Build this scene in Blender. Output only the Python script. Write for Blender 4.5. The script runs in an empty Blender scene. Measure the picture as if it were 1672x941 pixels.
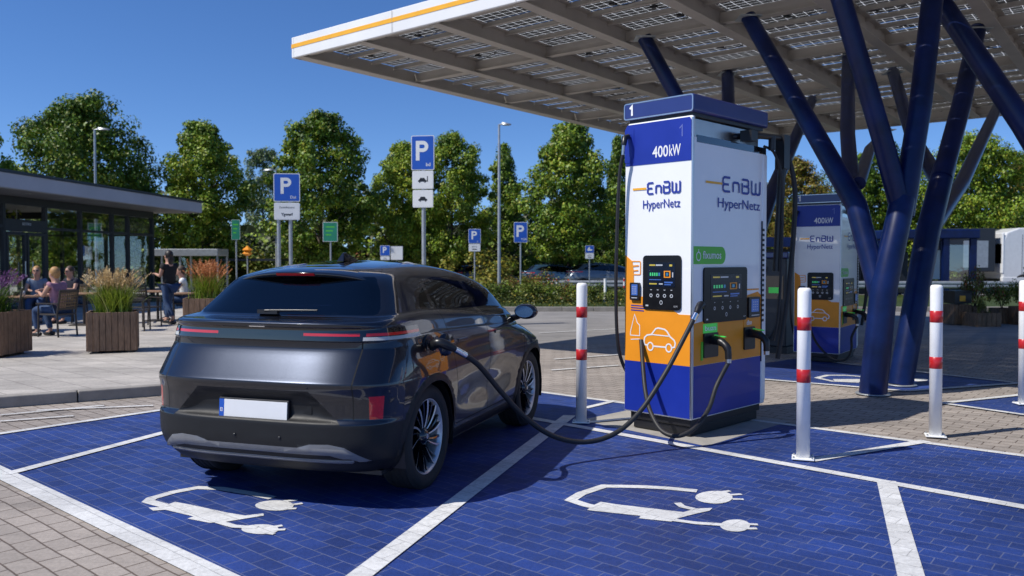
import bpy, bmesh, math, random
import numpy as np
from mathutils import Vector, Matrix
random.seed(7); rng = np.random.default_rng(11)
R = math.radians
SC = bpy.context.scene; COL = SC.collection
EYE = 1.6; F = 1343.0; PITCH = math.atan((470.5-427)/F)

# ------------------------------------------------------------------ measuring helpers
def ray(px, py):
    a = (px-836)/F; b = (470.5-py)/F
    c, s = math.cos(PITCH), math.sin(PITCH)
    return Vector((a, c+b*s, b*c-s))
def G(px, py, z=0.0):
    d = ray(px, py); t = (z-EYE)/d.z
    return Vector((d.x*t, d.y*t, z))
def D(px, py, depth):
    d = ray(px, py); t = depth/d.y
    return Vector((d.x*t, depth, EYE+d.z*t))
def tag(o, label=None, cat=None, group=None, kind=None):
    if label: o['label'] = label
    if cat: o['category'] = cat
    if group: o['group'] = group
    if kind: o['kind'] = kind
    return o
def empty(name, loc=(0,0,0), rz=0.0, label=None, cat=None, group=None):
    o = bpy.data.objects.new(name, None); COL.objects.link(o)
    o.location = loc; o.rotation_euler = (0,0,rz); o.empty_display_size = .2
    return tag(o, label, cat, group)
def kids(o): return [c for c in bpy.data.objects if c.parent == o]
def dup(root, loc=None, rz=None, label=None, group=None, scale=None):
    def rec(o, parent):
        c = o.copy(); COL.objects.link(c); c.parent = parent
        for k in kids(o): rec(k, c)
        return c
    r = rec(root, None)
    if loc is not None: r.location = loc
    if rz is not None: r.rotation_euler = (0,0,rz)
    if scale is not None: r.scale = scale
    if label: r['label'] = label
    if group: r['group'] = group
    return r

# ------------------------------------------------------------------ materials
def lk(nt, a, b): nt.links.new(a, b)
def new_mat(name):
    m = bpy.data.materials.new(name); m.use_nodes = True
    nt = m.node_tree; b = nt.nodes['Principled BSDF']
    return m, nt, b
def noise(nt, scale, detail=4, rough=.6, coord='Object', mapscale=None):
    tc = nt.nodes.new('ShaderNodeTexCoord'); n = nt.nodes.new('ShaderNodeTexNoise')
    n.inputs['Scale'].default_value = scale; n.inputs['Detail'].default_value = detail; n.inputs['Roughness'].default_value = rough
    if mapscale:
        mp = nt.nodes.new('ShaderNodeMapping'); mp.inputs['Scale'].default_value = mapscale
        lk(nt, tc.outputs[coord], mp.inputs[0]); lk(nt, mp.outputs[0], n.inputs['Vector'])
    else: lk(nt, tc.outputs[coord], n.inputs['Vector'])
    return n
def ramp(nt, src, stops):
    r = nt.nodes.new('ShaderNodeValToRGB'); e = r.color_ramp.elements
    e[0].position, e[0].color = stops[0][0], (*stops[0][1],1)
    e[1].position, e[1].color = stops[-1][0], (*stops[-1][1],1)
    for p, c in stops[1:-1]:
        x = e.new(p); x.color = (*c,1)
    lk(nt, src, r.inputs[0]); return r
def bump(nt, b, src, strength=.3, dist=.01):
    bp = nt.nodes.new('ShaderNodeBump'); bp.inputs['Strength'].default_value = strength; bp.inputs['Distance'].default_value = dist
    lk(nt, src, bp.inputs['Height']); lk(nt, bp.outputs[0], b.inputs['Normal']); return bp
def mul(c, k): return tuple(min(1, x*k) for x in c)
def mat(name, col, rough=.5, metal=0, var=.12, scale=6, coat=0, bmp=0, bscale=60, emit=0, mapscale=None, spec=None):
    m, nt, b = new_mat(name)
    n = noise(nt, scale, mapscale=mapscale)
    r = ramp(nt, n.outputs[0], [(.3, mul(col,1-var)), (.7, mul(col,1+var))])
    lk(nt, r.outputs[0], b.inputs['Base Color'])
    b.inputs['Roughness'].default_value = rough; b.inputs['Metallic'].default_value = metal
    mr = nt.nodes.new('ShaderNodeMapRange'); mr.inputs[3].default_value = max(0.02,rough*.85); mr.inputs[4].default_value = min(1,rough*1.2)
    lk(nt, n.outputs[0], mr.inputs[0]); lk(nt, mr.outputs[0], b.inputs['Roughness'])
    if coat: b.inputs['Coat Weight'].default_value = coat; b.inputs['Coat Roughness'].default_value = .03
    if spec is not None: b.inputs['Specular IOR Level'].default_value = spec
    if emit: b.inputs['Emission Color'].default_value = (*col,1); b.inputs['Emission Strength'].default_value = emit
    if bmp:
        n2 = noise(nt, bscale, 3); bump(nt, b, n2.outputs[0], bmp, .01)
    return m
M = {}
M['white_paint'] = mat('white_paint', (.86,.86,.85), .4, var=.07, scale=5)
M['panel_white'] = mat('panel_white', (.84,.84,.84), .3, var=.03, scale=2, coat=.3)
M['blue_paint'] = mat('blue_paint', (.010,.030,.30), .4, var=.10, scale=2, coat=.12, spec=.35)
M['cap_blue'] = mat('cap_blue', (.02,.035,.17), .35, var=.08, scale=2, coat=.4)
M['orange'] = mat('orange', (.86,.31,.02), .4, var=.05, scale=3, coat=.1, spec=.35)
M['orange_stripe'] = mat('orange_stripe', (.85,.42,.02), .4, var=.04)
M['navy'] = mat('navy', (.003,.011,.065), .33, var=.4, scale=2.5, spec=.3)
M['black'] = mat('black', (.012,.012,.014), .35, var=.2)
M['rubber'] = mat('rubber', (.016,.016,.017), .55, var=.2, scale=20)
M['tyre'] = mat('tyre', (.018,.018,.019), .75, var=.25, scale=30, bmp=.2)
M['dark_gap'] = mat('dark_gap', (.004,.004,.004), .8)
M['gloss_black'] = mat('gloss_black', (.006,.006,.008), .06, var=.2, coat=1)
M['terminal'] = mat('terminal', (.010,.010,.011), .32, var=.2, spec=.25)
M['screen'] = mat('screen', (.006,.010,.022), .25, var=.3, spec=.3)
M['silver'] = mat('silver', (.55,.56,.57), .32, 1, var=.06)
M['galv'] = mat('galv', (.42,.44,.45), .45, .6, var=.12, scale=8)
M['chrome'] = mat('chrome', (.75,.75,.76), .12, 1, var=.03)
M['concrete'] = mat('concrete', (.33,.31,.28), .85, var=.14, scale=5, bmp=.2)
M['kerb'] = mat('kerb', (.27,.25,.225), .88, var=.18, scale=4, bmp=.3)
M['red'] = mat('red', (.48,.016,.018), .3, var=.06, coat=.3)
M['red_light'] = mat('red_light', (.5,.008,.010), .15, var=.1, coat=1, emit=.12)
M['reflector'] = mat('reflector', (.45,.008,.01), .12, var=.15, scale=60, coat=1, emit=.05)
M['sign_blue'] = mat('sign_blue', (.01,.085,.45), .4, var=.05)
M['sign_white'] = mat('sign_white', (.72,.74,.75), .4, var=.04)
M['sign_green'] = mat('sign_green', (.02,.22,.13), .4, var=.15, scale=4)
M['green'] = mat('green', (.10,.52,.03), .4, var=.05)
M['lime'] = mat('lime', (.06,.55,.08), .35, var=.1, emit=.25)
M['logo_blue'] = mat('logo_blue', (.015,.035,.30), .4, var=.04)
M['logo_white'] = mat('logo_white', (.82,.82,.82), .4, var=.03)
M['faint'] = mat('faint', (.11,.14,.42), .4)
M['plate_white'] = mat('plate_white', (.72,.73,.74), .35, var=.03)
M['ui_cyan'] = mat('ui_cyan', (.03,.16,.30), .3, emit=.35)
M['ui_yellow'] = mat('ui_yellow', (.45,.35,.05), .3, emit=.3)
M['ui_green'] = mat('ui_green', (.05,.45,.15), .3, emit=.4)
M['ui_grey'] = mat('ui_grey', (.45,.47,.5), .3, emit=.1)
M['ui_blue'] = mat('ui_blue', (.05,.12,.38), .3, emit=.25)
M['beam'] = mat('beam', (.47,.43,.375), .5, .0, var=.1, scale=2)
M['fascia_white'] = mat('fascia_white', (.76,.76,.74), .4, var=.05, scale=1)
M['fascia_grey'] = mat('fascia_grey', (.42,.42,.46), .45, var=.08, scale=1)
M['soffit'] = mat('soffit', (.30,.28,.26), .6, var=.1)
M['anthracite'] = mat('anthracite', (.022,.026,.034), .4, var=.15)
M['interior'] = mat('interior', (.10,.09,.08), .8, var=.3, scale=1)
M['table_wood'] = mat('table_wood', (.30,.17,.09), .5, var=.25, scale=8, mapscale=(1,12,1))
M['chair_dark'] = mat('chair_dark', (.035,.028,.024), .5, var=.25)
M['wicker'] = mat('wicker', (.14,.095,.05), .65, var=.35, scale=30)
M['bark'] = mat('bark', (.075,.055,.04), .9, var=.3, scale=8, bmp=.5, bscale=25)
M['skin'] = mat('skin', (.48,.27,.19), .5, var=.08)
M['lamp_glass'] = mat('lamp_glass', (.5,.5,.48), .2)
M['car_blue'] = mat('car_blue', (.03,.075,.13), .2, .4, coat=1)
M['car_navy'] = mat('car_navy', (.035,.04,.055), .2, .4, coat=1)
M['car_grey'] = mat('car_grey', (.16,.19,.21), .2, .4, coat=1)
M['truck_white'] = mat('truck_white', (.68,.69,.70), .3, var=.05, coat=.4)
M['soil'] = mat('soil', (.05,.035,.025), .95, var=.4, scale=20)
M['plastic'] = mat('plastic', (.009,.0095,.011), .5, var=.12, scale=12, bmp=.06, bscale=400, spec=.35)
M['insert'] = mat('insert', (.36,.37,.40), .35, .25, var=.08)

def paint_mat():
    m, nt, b = new_mat('graphite_paint')
    n = noise(nt, 900, 1); r = ramp(nt, n.outputs[0], [(.35,(.010,.013,.020)), (.7,(.034,.040,.058))])
    lk(nt, r.outputs[0], b.inputs['Base Color'])
    b.inputs['Metallic'].default_value = .85; b.inputs['Roughness'].default_value = .31
    b.inputs['Coat Weight'].default_value = 1; b.inputs['Coat Roughness'].default_value = .025; b.inputs['Coat IOR'].default_value = 1.5
    return m
M['paint'] = paint_mat()
def rim_mat():
    return mat('machined_rim', (.62,.62,.64), .3, .55, var=.06)
M['rim'] = rim_mat()
def glass_mat(name, tint, thru, rough=.02):
    m, nt, b = new_mat(name)
    nt.nodes.remove(b); out = nt.nodes['Material Output']
    tr = nt.nodes.new('ShaderNodeBsdfTransparent'); tr.inputs[0].default_value = (*tint,1)
    gl = nt.nodes.new('ShaderNodeBsdfGlossy'); gl.inputs['Roughness'].default_value = rough; gl.inputs[0].default_value = (.9,.95,1,1)
    fr = nt.nodes.new('ShaderNodeFresnel'); fr.inputs[0].default_value = 1.5
    n = noise(nt, 1.5, 2); bp = nt.nodes.new('ShaderNodeBump'); bp.inputs['Strength'].default_value = .04; bp.inputs['Distance'].default_value = .05
    lk(nt, n.outputs[0], bp.inputs['Height']); lk(nt, bp.outputs[0], gl.inputs['Normal'])
    mx = nt.nodes.new('ShaderNodeMixShader'); mr = nt.nodes.new('ShaderNodeMapRange')
    mr.inputs[3].default_value = 1-thru; mr.inputs[4].default_value = 1
    lk(nt, fr.outputs[0], mr.inputs[0]); lk(nt, mr.outputs[0], mx.inputs[0])
    lk(nt, tr.outputs[0], mx.inputs[1]); lk(nt, gl.outputs[0], mx.inputs[2]); lk(nt, mx.outputs[0], out.inputs[0])
    return m
M['cafe_glass'] = glass_mat('cafe_glass', (.86,.90,.88), .84)
M['car_glass'] = glass_mat('car_glass', (.10,.115,.125), .97)
M['rear_glass'] = glass_mat('rear_glass', (.035,.04,.05), .97)

TH = R(-41.0)     # bond direction of the paving
def paving(name, base, vary, grout, bw=.21, bh=.135, mortar=.006, wear=0, wearcol=(.3,.28,.26), rough=.75, bumps=.5, stain=.25, streak=.22):
    m, nt, b = new_mat(name)
    tc = nt.nodes.new('ShaderNodeTexCoord'); mp = nt.nodes.new('ShaderNodeMapping'); mp.inputs['Rotation'].default_value = (0,0,-TH)
    lk(nt, tc.outputs['Object'], mp.inputs[0])
    wn = nt.nodes.new('ShaderNodeTexNoise'); wn.inputs['Scale'].default_value = 2.2; lk(nt, tc.outputs['Object'], wn.inputs['Vector'])
    va = nt.nodes.new('ShaderNodeVectorMath'); va.operation = 'MULTIPLY_ADD'; va.inputs[1].default_value = (.03,.03,0)
    lk(nt, wn.outputs['Color'], va.inputs[0]); lk(nt, mp.outputs[0], va.inputs[2])
    br = nt.nodes.new('ShaderNodeTexBrick'); br.offset = .5
    br.inputs['Scale'].default_value = 1; br.inputs['Brick Width'].default_value = bw; br.inputs['Row Height'].default_value = bh
    br.inputs['Mortar Size'].default_value = mortar; br.inputs['Mortar Smooth'].default_value = .3; br.inputs['Bias'].default_value = 0
    br.inputs['Color1'].default_value = (*mul(base,1-vary),1); br.inputs['Color2'].default_value = (*mul(base,1+vary),1); br.inputs['Mortar'].default_value = (*grout,1)
    lk(nt, va.outputs[0], br.inputs['Vector'])
    n1 = noise(nt, .7, 6, .65); n2 = noise(nt, 45, 4, .7)
    r1 = ramp(nt, n1.outputs[0], [(.3,(1-stain,)*3), (.7,(1+stain*.6,)*3)])
    m1 = nt.nodes.new('ShaderNodeMixRGB'); m1.blend_type = 'MULTIPLY'; m1.inputs[0].default_value = 1
    lk(nt, br.outputs['Color'], m1.inputs[1]); lk(nt, r1.outputs[0], m1.inputs[2])
    r2 = ramp(nt, n2.outputs[0], [(.3,(.82,)*3), (.7,(1.15,)*3)])
    m2 = nt.nodes.new('ShaderNodeMixRGB'); m2.blend_type = 'MULTIPLY'; m2.inputs[0].default_value = 1
    lk(nt, m1.outputs[0], m2.inputs[1]); lk(nt, r2.outputs[0], m2.inputs[2])
    last = m2.outputs[0]
    if streak:
        mq = nt.nodes.new('ShaderNodeMapping'); mq.inputs['Rotation'].default_value = (0,0,-R(70)); mq.inputs['Scale'].default_value = (.22,3.2,1)
        lk(nt, tc.outputs['Object'], mq.inputs[0]); nq = nt.nodes.new('ShaderNodeTexNoise'); nq.inputs['Scale'].default_value = 1.3; nq.inputs['Detail'].default_value = 7; nq.inputs['Roughness'].default_value = .7
        lk(nt, mq.outputs[0], nq.inputs['Vector']); rq = ramp(nt, nq.outputs[0], [(.36,(1-streak,)*3), (.55,(1,1,1)), (.75,(1+streak*.5,)*3)])
        mz = nt.nodes.new('ShaderNodeMixRGB'); mz.blend_type = 'MULTIPLY'; mz.inputs[0].default_value = 1; lk(nt, last, mz.inputs[1]); lk(nt, rq.outputs[0], mz.inputs[2]); last = mz.outputs[0]
        vo = nt.nodes.new('ShaderNodeTexVoronoi'); vo.inputs['Scale'].default_value = .9; lk(nt, tc.outputs['Object'], vo.inputs['Vector'])
        rv = ramp(nt, vo.outputs['Distance'], [(.05,(.55,.55,.58)), (.10,(1,1,1))]); mv = nt.nodes.new('ShaderNodeMixRGB'); mv.blend_type = 'MULTIPLY'; mv.inputs[0].default_value = .6
        lk(nt, last, mv.inputs[1]); lk(nt, rv.outputs[0], mv.inputs[2]); last = mv.outputs[0]
    if wear:
        n3 = noise(nt, 2.3, 8, .75); r3 = ramp(nt, n3.outputs[0], [(.56,(0,0,0)), (.80,(wear,)*3)])
        m3 = nt.nodes.new('ShaderNodeMixRGB'); lk(nt, r3.outputs[0], m3.inputs[0]); lk(nt, last, m3.inputs[1]); m3.inputs[2].default_value = (*wearcol,1)
        last = m3.outputs[0]
    lk(nt, last, b.inputs['Base Color']); b.inputs['Roughness'].default_value = rough
    sub = nt.nodes.new('ShaderNodeMath'); sub.operation = 'MULTIPLY_ADD'; sub.inputs[1].default_value = -1; sub.inputs[2].default_value = 1
    lk(nt, br.outputs['Fac'], sub.inputs[0])
    ad = nt.nodes.new('ShaderNodeMath'); ad.operation = 'MULTIPLY_ADD'; ad.inputs[1].default_value = .25
    lk(nt, n2.outputs[0], ad.inputs[0]); lk(nt, sub.outputs[0], ad.inputs[2])
    bump(nt, b, ad.outputs[0], bumps, .006)
    return m
M['paver'] = paving('grey_paver', (.36,.315,.275), .10, (.12,.09,.07), wear=.2, wearcol=(.34,.31,.28))
M['plaza'] = paving('plaza_paver', (.47,.435,.39), .06, (.24,.21,.19), bw=.4, bh=.4, stain=.28)
M['blue_paver'] = paving('blue_paver', (.017,.046,.21), .18, (.11,.135,.26), mortar=.0038, wear=.5, wearcol=(.12,.14,.23), rough=.6, stain=.4, bw=.175, bh=.112)
M['line'] = paving('line_white', (.66,.66,.65), .04, (.42,.42,.42), mortar=.003, wear=.35, wearcol=(.36,.37,.42), stain=.1)
M['asphalt'] = paving('asphalt', (.27,.255,.24), .02, (.27,.255,.24), bw=3, bh=3, stain=.25)

def leaf_mat(name, dark, mid, light, sc=.9):
    m, nt, b = new_mat(name); out = nt.nodes['Material Output']
    n = noise(nt, sc, 5, .7); n2 = noise(nt, 9, 2)
    ad = nt.nodes.new('ShaderNodeMath'); ad.operation = 'MULTIPLY_ADD'; ad.inputs[1].default_value = .55
    lk(nt, n2.outputs[0], ad.inputs[0])
    oi = nt.nodes.new('ShaderNodeObjectInfo'); o2 = nt.nodes.new('ShaderNodeMath'); o2.operation = 'MULTIPLY_ADD'; o2.inputs[1].default_value = .12; 
    lk(nt, oi.outputs['Random'], o2.inputs[0]); o2.inputs[2].default_value = -.33
    lk(nt, o2.outputs[0], ad.inputs[2])
    a3 = nt.nodes.new('ShaderNodeMath'); lk(nt, n.outputs[0], a3.inputs[0]); lk(nt, ad.outputs[0], a3.inputs[1])
    r = ramp(nt, a3.outputs[0], [(.3,dark), (.5,mid), (.72,light)])
    lk(nt, r.outputs[0], b.inputs['Base Color']); b.inputs['Roughness'].default_value = .5; b.inputs['Specular IOR Level'].default_value = .35
    tl = nt.nodes.new('ShaderNodeBsdfTranslucent'); lk(nt, r.outputs[0], tl.inputs[0])
    mx = nt.nodes.new('ShaderNodeMixShader'); mx.inputs[0].default_value = .14
    lk(nt, b.outputs[0], mx.inputs[1]); lk(nt, tl.outputs[0], mx.inputs[2]); lk(nt, mx.outputs[0], out.inputs[0])
    return m
M['leaf_a'] = leaf_mat('leaf_green', (.018,.05,.004), (.10,.19,.012), (.40,.50,.04))
M['leaf_b'] = leaf_mat('leaf_olive', (.04,.065,.005), (.17,.20,.013), (.50,.46,.05))
M['leaf_c'] = leaf_mat('leaf_hazy', (.07,.11,.06), (.14,.19,.10), (.24,.29,.16))  # far-tree leaf tone with the distance haze put into the colour
M['leaf_rust'] = leaf_mat('leaf_rust', (.08,.07,.01), (.20,.14,.02), (.36,.22,.04))
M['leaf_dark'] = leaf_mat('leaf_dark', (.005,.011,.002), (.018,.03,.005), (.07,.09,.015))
M['shrub'] = leaf_mat('shrub_leaf', (.05,.08,.01), (.13,.16,.02), (.28,.28,.04), 2)
M['shrub_y'] = leaf_mat('shrub_yellow', (.09,.09,.01), (.22,.19,.02), (.42,.33,.04), 3)
M['shrub_r'] = leaf_mat('shrub_red', (.05,.05,.015), (.16,.06,.02), (.35,.09,.03), 3)
M['grass'] = leaf_mat('grass_blade', (.10,.16,.015), (.27,.36,.03), (.50,.54,.09), 3)
M['plume'] = leaf_mat('grass_plume', (.28,.17,.07), (.52,.36,.16), (.74,.58,.32), 6)
M['plume_o'] = leaf_mat('grass_plume_orange', (.28,.09,.03), (.52,.20,.07), (.68,.34,.14), 6)
M['flower_p'] = leaf_mat('flower_purple', (.10,.03,.10), (.22,.09,.24), (.38,.2,.42), 6)
M['lawn'] = leaf_mat('lawn', (.03,.05,.008), (.055,.08,.012), (.09,.11,.02), 1.5)

def wood_mat():
    m, nt, b = new_mat('weathered_wood')
    n = noise(nt, 6, 8, .7, mapscale=(14,14,1.2)); n2 = noise(nt, 3.1, 2)
    r = ramp(nt, n.outputs[0], [(.25,(.085,.05,.03)), (.5,(.21,.13,.08)), (.75,(.34,.23,.15))])
    r2 = ramp(nt, n2.outputs[0], [(.3,(.75,.75,.75)), (.7,(1.2,1.15,1.1))])
    mm = nt.nodes.new('ShaderNodeMixRGB'); mm.blend_type = 'MULTIPLY'; mm.inputs[0].default_value = 1
    lk(nt, r.outputs[0], mm.inputs[1]); lk(nt, r2.outputs[0], mm.inputs[2]); lk(nt, mm.outputs[0], b.inputs['Base Color'])
    b.inputs['Roughness'].default_value = .8; bump(nt, b, n.outputs[0], .5, .004)
    return m
M['wood'] = wood_mat()
def solar_mat():
    m, nt, b = new_mat('solar_cells'); out = nt.nodes['Material Output']
    tc = nt.nodes.new('ShaderNodeTexCoord')
    br = nt.nodes.new('ShaderNodeTexBrick'); br.offset = 0; br.inputs['Scale'].default_value = 1
    br.inputs['Brick Width'].default_value = .16; br.inputs['Row Height'].default_value = .115; br.inputs['Mortar Size'].default_value = .003; br.inputs['Mortar Smooth'].default_value = 0
    lk(nt, tc.outputs['Object'], br.inputs['Vector'])
    n = noise(nt, 3, 4); r = ramp(nt, n.outputs[0], [(.35,(.008,.008,.009)), (.7,(.03,.027,.023))])
    lk(nt, r.outputs[0], b.inputs['Base Color']); b.inputs['Roughness'].default_value = .45; b.inputs['Specular IOR Level'].default_value = .15
    tr = nt.nodes.new('ShaderNodeBsdfTransparent'); tr.inputs[0].default_value = (.6,.6,.56,1)
    tl = nt.nodes.new('ShaderNodeBsdfTranslucent'); tl.inputs[0].default_value = (.85,.85,.82,1)
    m1 = nt.nodes.new('ShaderNodeMixShader'); m1.inputs[0].default_value = .9; lk(nt, tr.outputs[0], m1.inputs[1]); lk(nt, tl.outputs[0], m1.inputs[2])
    m2 = nt.nodes.new('ShaderNodeMixShader'); mxx = nt.nodes.new('ShaderNodeMath'); mxx.operation = 'MAXIMUM'; mxx.inputs[1].default_value = .02; lk(nt, br.outputs['Fac'], mxx.inputs[0]); lk(nt, mxx.outputs[0], m2.inputs[0]); lk(nt, b.outputs[0], m2.inputs[1]); lk(nt, m1.outputs[0], m2.inputs[2])
    lk(nt, m2.outputs[0], out.inputs[0]); return m
M['solar'] = solar_mat()

# ------------------------------------------------------------------ mesh builder
def frame_from(d):
    d = d.normalized(); u = Vector((0,0,1)) if abs(d.z) < .9 else Vector((1,0,0))
    a = d.cross(u).normalized(); return a, a.cross(d).normalized()
class MB:
    def __init__(s): s.v=[]; s.f=[]; s.m=[]; s.sm=[]; s.X=Matrix.Identity(4)
    def add(s, vs, fs, mi=0, smooth=False):
        b = len(s.v); s.v += [tuple(s.X @ Vector(p)) for p in vs]
        for f in fs: s.f.append([b+i for i in f]); s.m.append(mi); s.sm.append(smooth)
        return s
    def box(s, c, size, rz=0, mi=0, rx=0, ry=0):
        x,y,z = [k/2 for k in size]
        Mx = Matrix.Translation(Vector(c)) @ Matrix.Rotation(rz,4,'Z') @ Matrix.Rotation(ry,4,'Y') @ Matrix.Rotation(rx,4,'X')
        vs = [Mx @ Vector(p) for p in [(-x,-y,-z),(x,-y,-z),(x,y,-z),(-x,y,-z),(-x,-y,z),(x,-y,z),(x,y,z),(-x,y,z)]]
        return s.add(vs, [(0,3,2,1),(4,5,6,7),(0,1,5,4),(1,2,6,5),(2,3,7,6),(3,0,4,7)], mi)
    def bb(s, x0,x1,y0,y1,z0,z1, mi=0): return s.box(((x0+x1)/2,(y0+y1)/2,(z0+z1)/2),(x1-x0,y1-y0,z1-z0),mi=mi)
    def tube(s, pts, r, n=12, mi=0, cap=True):
        pts = [Vector(p) for p in pts]; rs = r if isinstance(r,(list,tuple)) else [r]*len(pts)
        vs=[]; fs=[]; pa=None
        for i,p in enumerate(pts):
            d = (pts[min(i+1,len(pts)-1)]-pts[max(i-1,0)]).normalized()
            if pa is None: a,b = frame_from(d)
            else:
                a = (pa - d*pa.dot(d)).normalized(); b = d.cross(a)
            pa = a; b = d.cross(a)
            for k in range(n):
                t = 2*math.pi*k/n; vs.append(p + (a*math.cos(t)+b*math.sin(t))*rs[i])
        for i in range(len(pts)-1):
            for k in range(n):
                fs.append((i*n+k, i*n+(k+1)%n, (i+1)*n+(k+1)%n, (i+1)*n+k))
        s.add(vs, fs, mi, True)
        if cap:
            L = len(pts)-1
            s.add(vs[:n], [tuple(range(n))[::-1]], mi); s.add(vs[L*n:], [tuple(range(n))], mi)
        return s
    def lathe(s, prof, n=32, mi=0, axis='Z', c=(0,0,0), smooth=True):
        vs=[]; fs=[]
        for (r,h) in prof:
            for k in range(n):
                t = 2*math.pi*k/n; x,y = r*math.cos(t), r*math.sin(t)
                p = (x,y,h) if axis=='Z' else ((h,x,y) if axis=='X' else (x,h,y))
                vs.append(Vector(p)+Vector(c))
        for i in range(len(prof)-1):
            for k in range(n): fs.append((i*n+k, i*n+(k+1)%n, (i+1)*n+(k+1)%n, (i+1)*n+k))
        return s.add(vs, fs, mi, smooth)
    def sph(s, c, r, n=14, m=9, mi=0, sc=(1,1,1)):
        pr = [(max(1e-4,math.sin(math.pi*i/m)), -math.cos(math.pi*i/m)) for i in range(m+1)]
        vs=[]; fs=[]
        for (a,h) in pr:
            for k in range(n):
                t=2*math.pi*k/n; vs.append((c[0]+r*sc[0]*a*math.cos(t), c[1]+r*sc[1]*a*math.sin(t), c[2]+r*sc[2]*h))
        for i in range(m):
            for k in range(n): fs.append((i*n+k, i*n+(k+1)%n, (i+1)*n+(k+1)%n, (i+1)*n+k))
        return s.add(vs, fs, mi, True)
    def prism(s, poly, fr, h, mi=0):
        """poly: 2D outline; fr(u,v,w)->3D"""
        n = len(poly); vs = [fr(u,v,0) for u,v in poly]+[fr(u,v,h) for u,v in poly]
        fs = [tuple(range(n))[::-1], tuple(range(n,2*n))] + [(i,(i+1)%n,n+(i+1)%n,n+i) for i in range(n)]
        return s.add(vs, fs, mi)
    def ribbon(s, pts, w, fr, h, mi=0, closed=False):
        pts = [Vector(p) for p in pts]; n = len(pts); L=[]; Rr=[]
        for i in range(n):
            if closed: a,b = pts[i-1], pts[(i+1)%n]
            else: a,b = pts[max(i-1,0)], pts[min(i+1,n-1)]
            d1 = (pts[i]-a); d2 = (b-pts[i])
            if d1.length<1e-9: d1=d2
            if d2.length<1e-9: d2=d1
            d1=d1.normalized(); d2=d2.normalized()
            t=(d1+d2); t = t.normalized() if t.length>1e-6 else d1
            nn=Vector((-t.y,t.x)); k=1/max(.5, nn.dot(Vector((-d1.y,d1.x))))
            L.append(pts[i]+nn*w/2*k); Rr.append(pts[i]-nn*w/2*k)
        m = n if closed else n-1
        vs=[fr(p.x,p.y,h) for p in L]+[fr(p.x,p.y,h) for p in Rr]
        fs=[(i,n+i,n+(i+1)%n,(i+1)%n) for i in range(m)]
        return s.add(vs, fs, mi)
    def build(s, name, mats, parent=None, bevel=0, seg=2):
        me = bpy.data.meshes.new(name); me.from_pydata(s.v, [], s.f)
        if not isinstance(mats,(list,tuple)): mats=[mats]
        for x in mats: me.materials.append(M[x] if isinstance(x,str) else x)
        me.polygons.foreach_set('material_index', s.m); me.polygons.foreach_set('use_smooth', s.sm); me.update()
        o = bpy.data.objects.new(name, me); COL.objects.link(o); o.parent = parent
        if bevel:
            b = o.modifiers.new('edge','BEVEL'); b.width=bevel; b.segments=seg; b.limit_method='ANGLE'; b.angle_limit=R(40)
        return o
def rrect(x0,x1,y0,y1,r,n=5):
    out=[]
    for cx,cy,a in ((x1-r,y1-r,0),(x0+r,y1-r,90),(x0+r,y0+r,180),(x1-r,y0+r,270)):
        for k in range(n+1):
            t=R(a+90*k/n); out.append((cx+r*math.cos(t),cy+r*math.sin(t)))
    return out
def smooth_path(pts, k=8):
    P=[Vector(p) for p in pts]; out=[]
    for i in range(len(P)-1):
        p0=P[max(i-1,0)];p1=P[i];p2=P[i+1];p3=P[min(i+2,len(P)-1)]
        for j in range(k):
            t=j/k; out.append(.5*((2*p1)+(p2-p0)*t+(2*p0-5*p1+4*p2-p3)*t*t+(3*p1-p0-3*p2+p3)*t*t*t))
    return out+[P[-1]]
def text_mesh(txt, size, bold=0, align='CENTER', sx=1.0):
    cu = bpy.data.curves.new('t','FONT'); cu.body=txt; cu.size=size; cu.align_x=align; cu.align_y='CENTER'; cu.offset=bold*size; cu.resolution_u=3
    o = bpy.data.objects.new('t',cu); COL.objects.link(o); bpy.context.view_layer.update()
    dg = bpy.context.evaluated_depsgraph_get(); me = bpy.data.meshes.new_from_object(o.evaluated_get(dg))
    vs=[(v.co.x*sx,v.co.y) for v in me.vertices]; fs=[list(p.vertices) for p in me.polygons]
    bpy.data.objects.remove(o); bpy.data.curves.remove(cu); bpy.data.meshes.remove(me)
    return vs, fs
def text(mb, txt, size, fr, c, h=.002, mi=0, bold=0, align='CENTER', sx=1.0):
    vs,fs = text_mesh(txt,size,bold,align,sx)
    return mb.add([fr(c[0]+x,c[1]+y,h) for x,y in vs], fs, mi)
def mesh_obj(name, verts, faces, mats, parent=None, smooth=False, midx=None):
    me = bpy.data.meshes.new(name)
    nv=len(verts); nf=len(faces); k=faces.shape[1]
    me.vertices.add(nv); me.vertices.foreach_set('co', verts.astype(np.float32).ravel())
    me.loops.add(nf*k); me.loops.foreach_set('vertex_index', faces.astype(np.int32).ravel())
    me.polygons.add(nf); me.polygons.foreach_set('loop_start', np.arange(0,nf*k,k,dtype=np.int32))
    if midx is not None: me.polygons.foreach_set('material_index', midx.astype(np.int32))
    me.update(calc_edges=True); me.validate()
    for x in mats: me.materials.append(M[x])
    o=bpy.data.objects.new(name,me); COL.objects.link(o); o.parent=parent; return o

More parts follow.
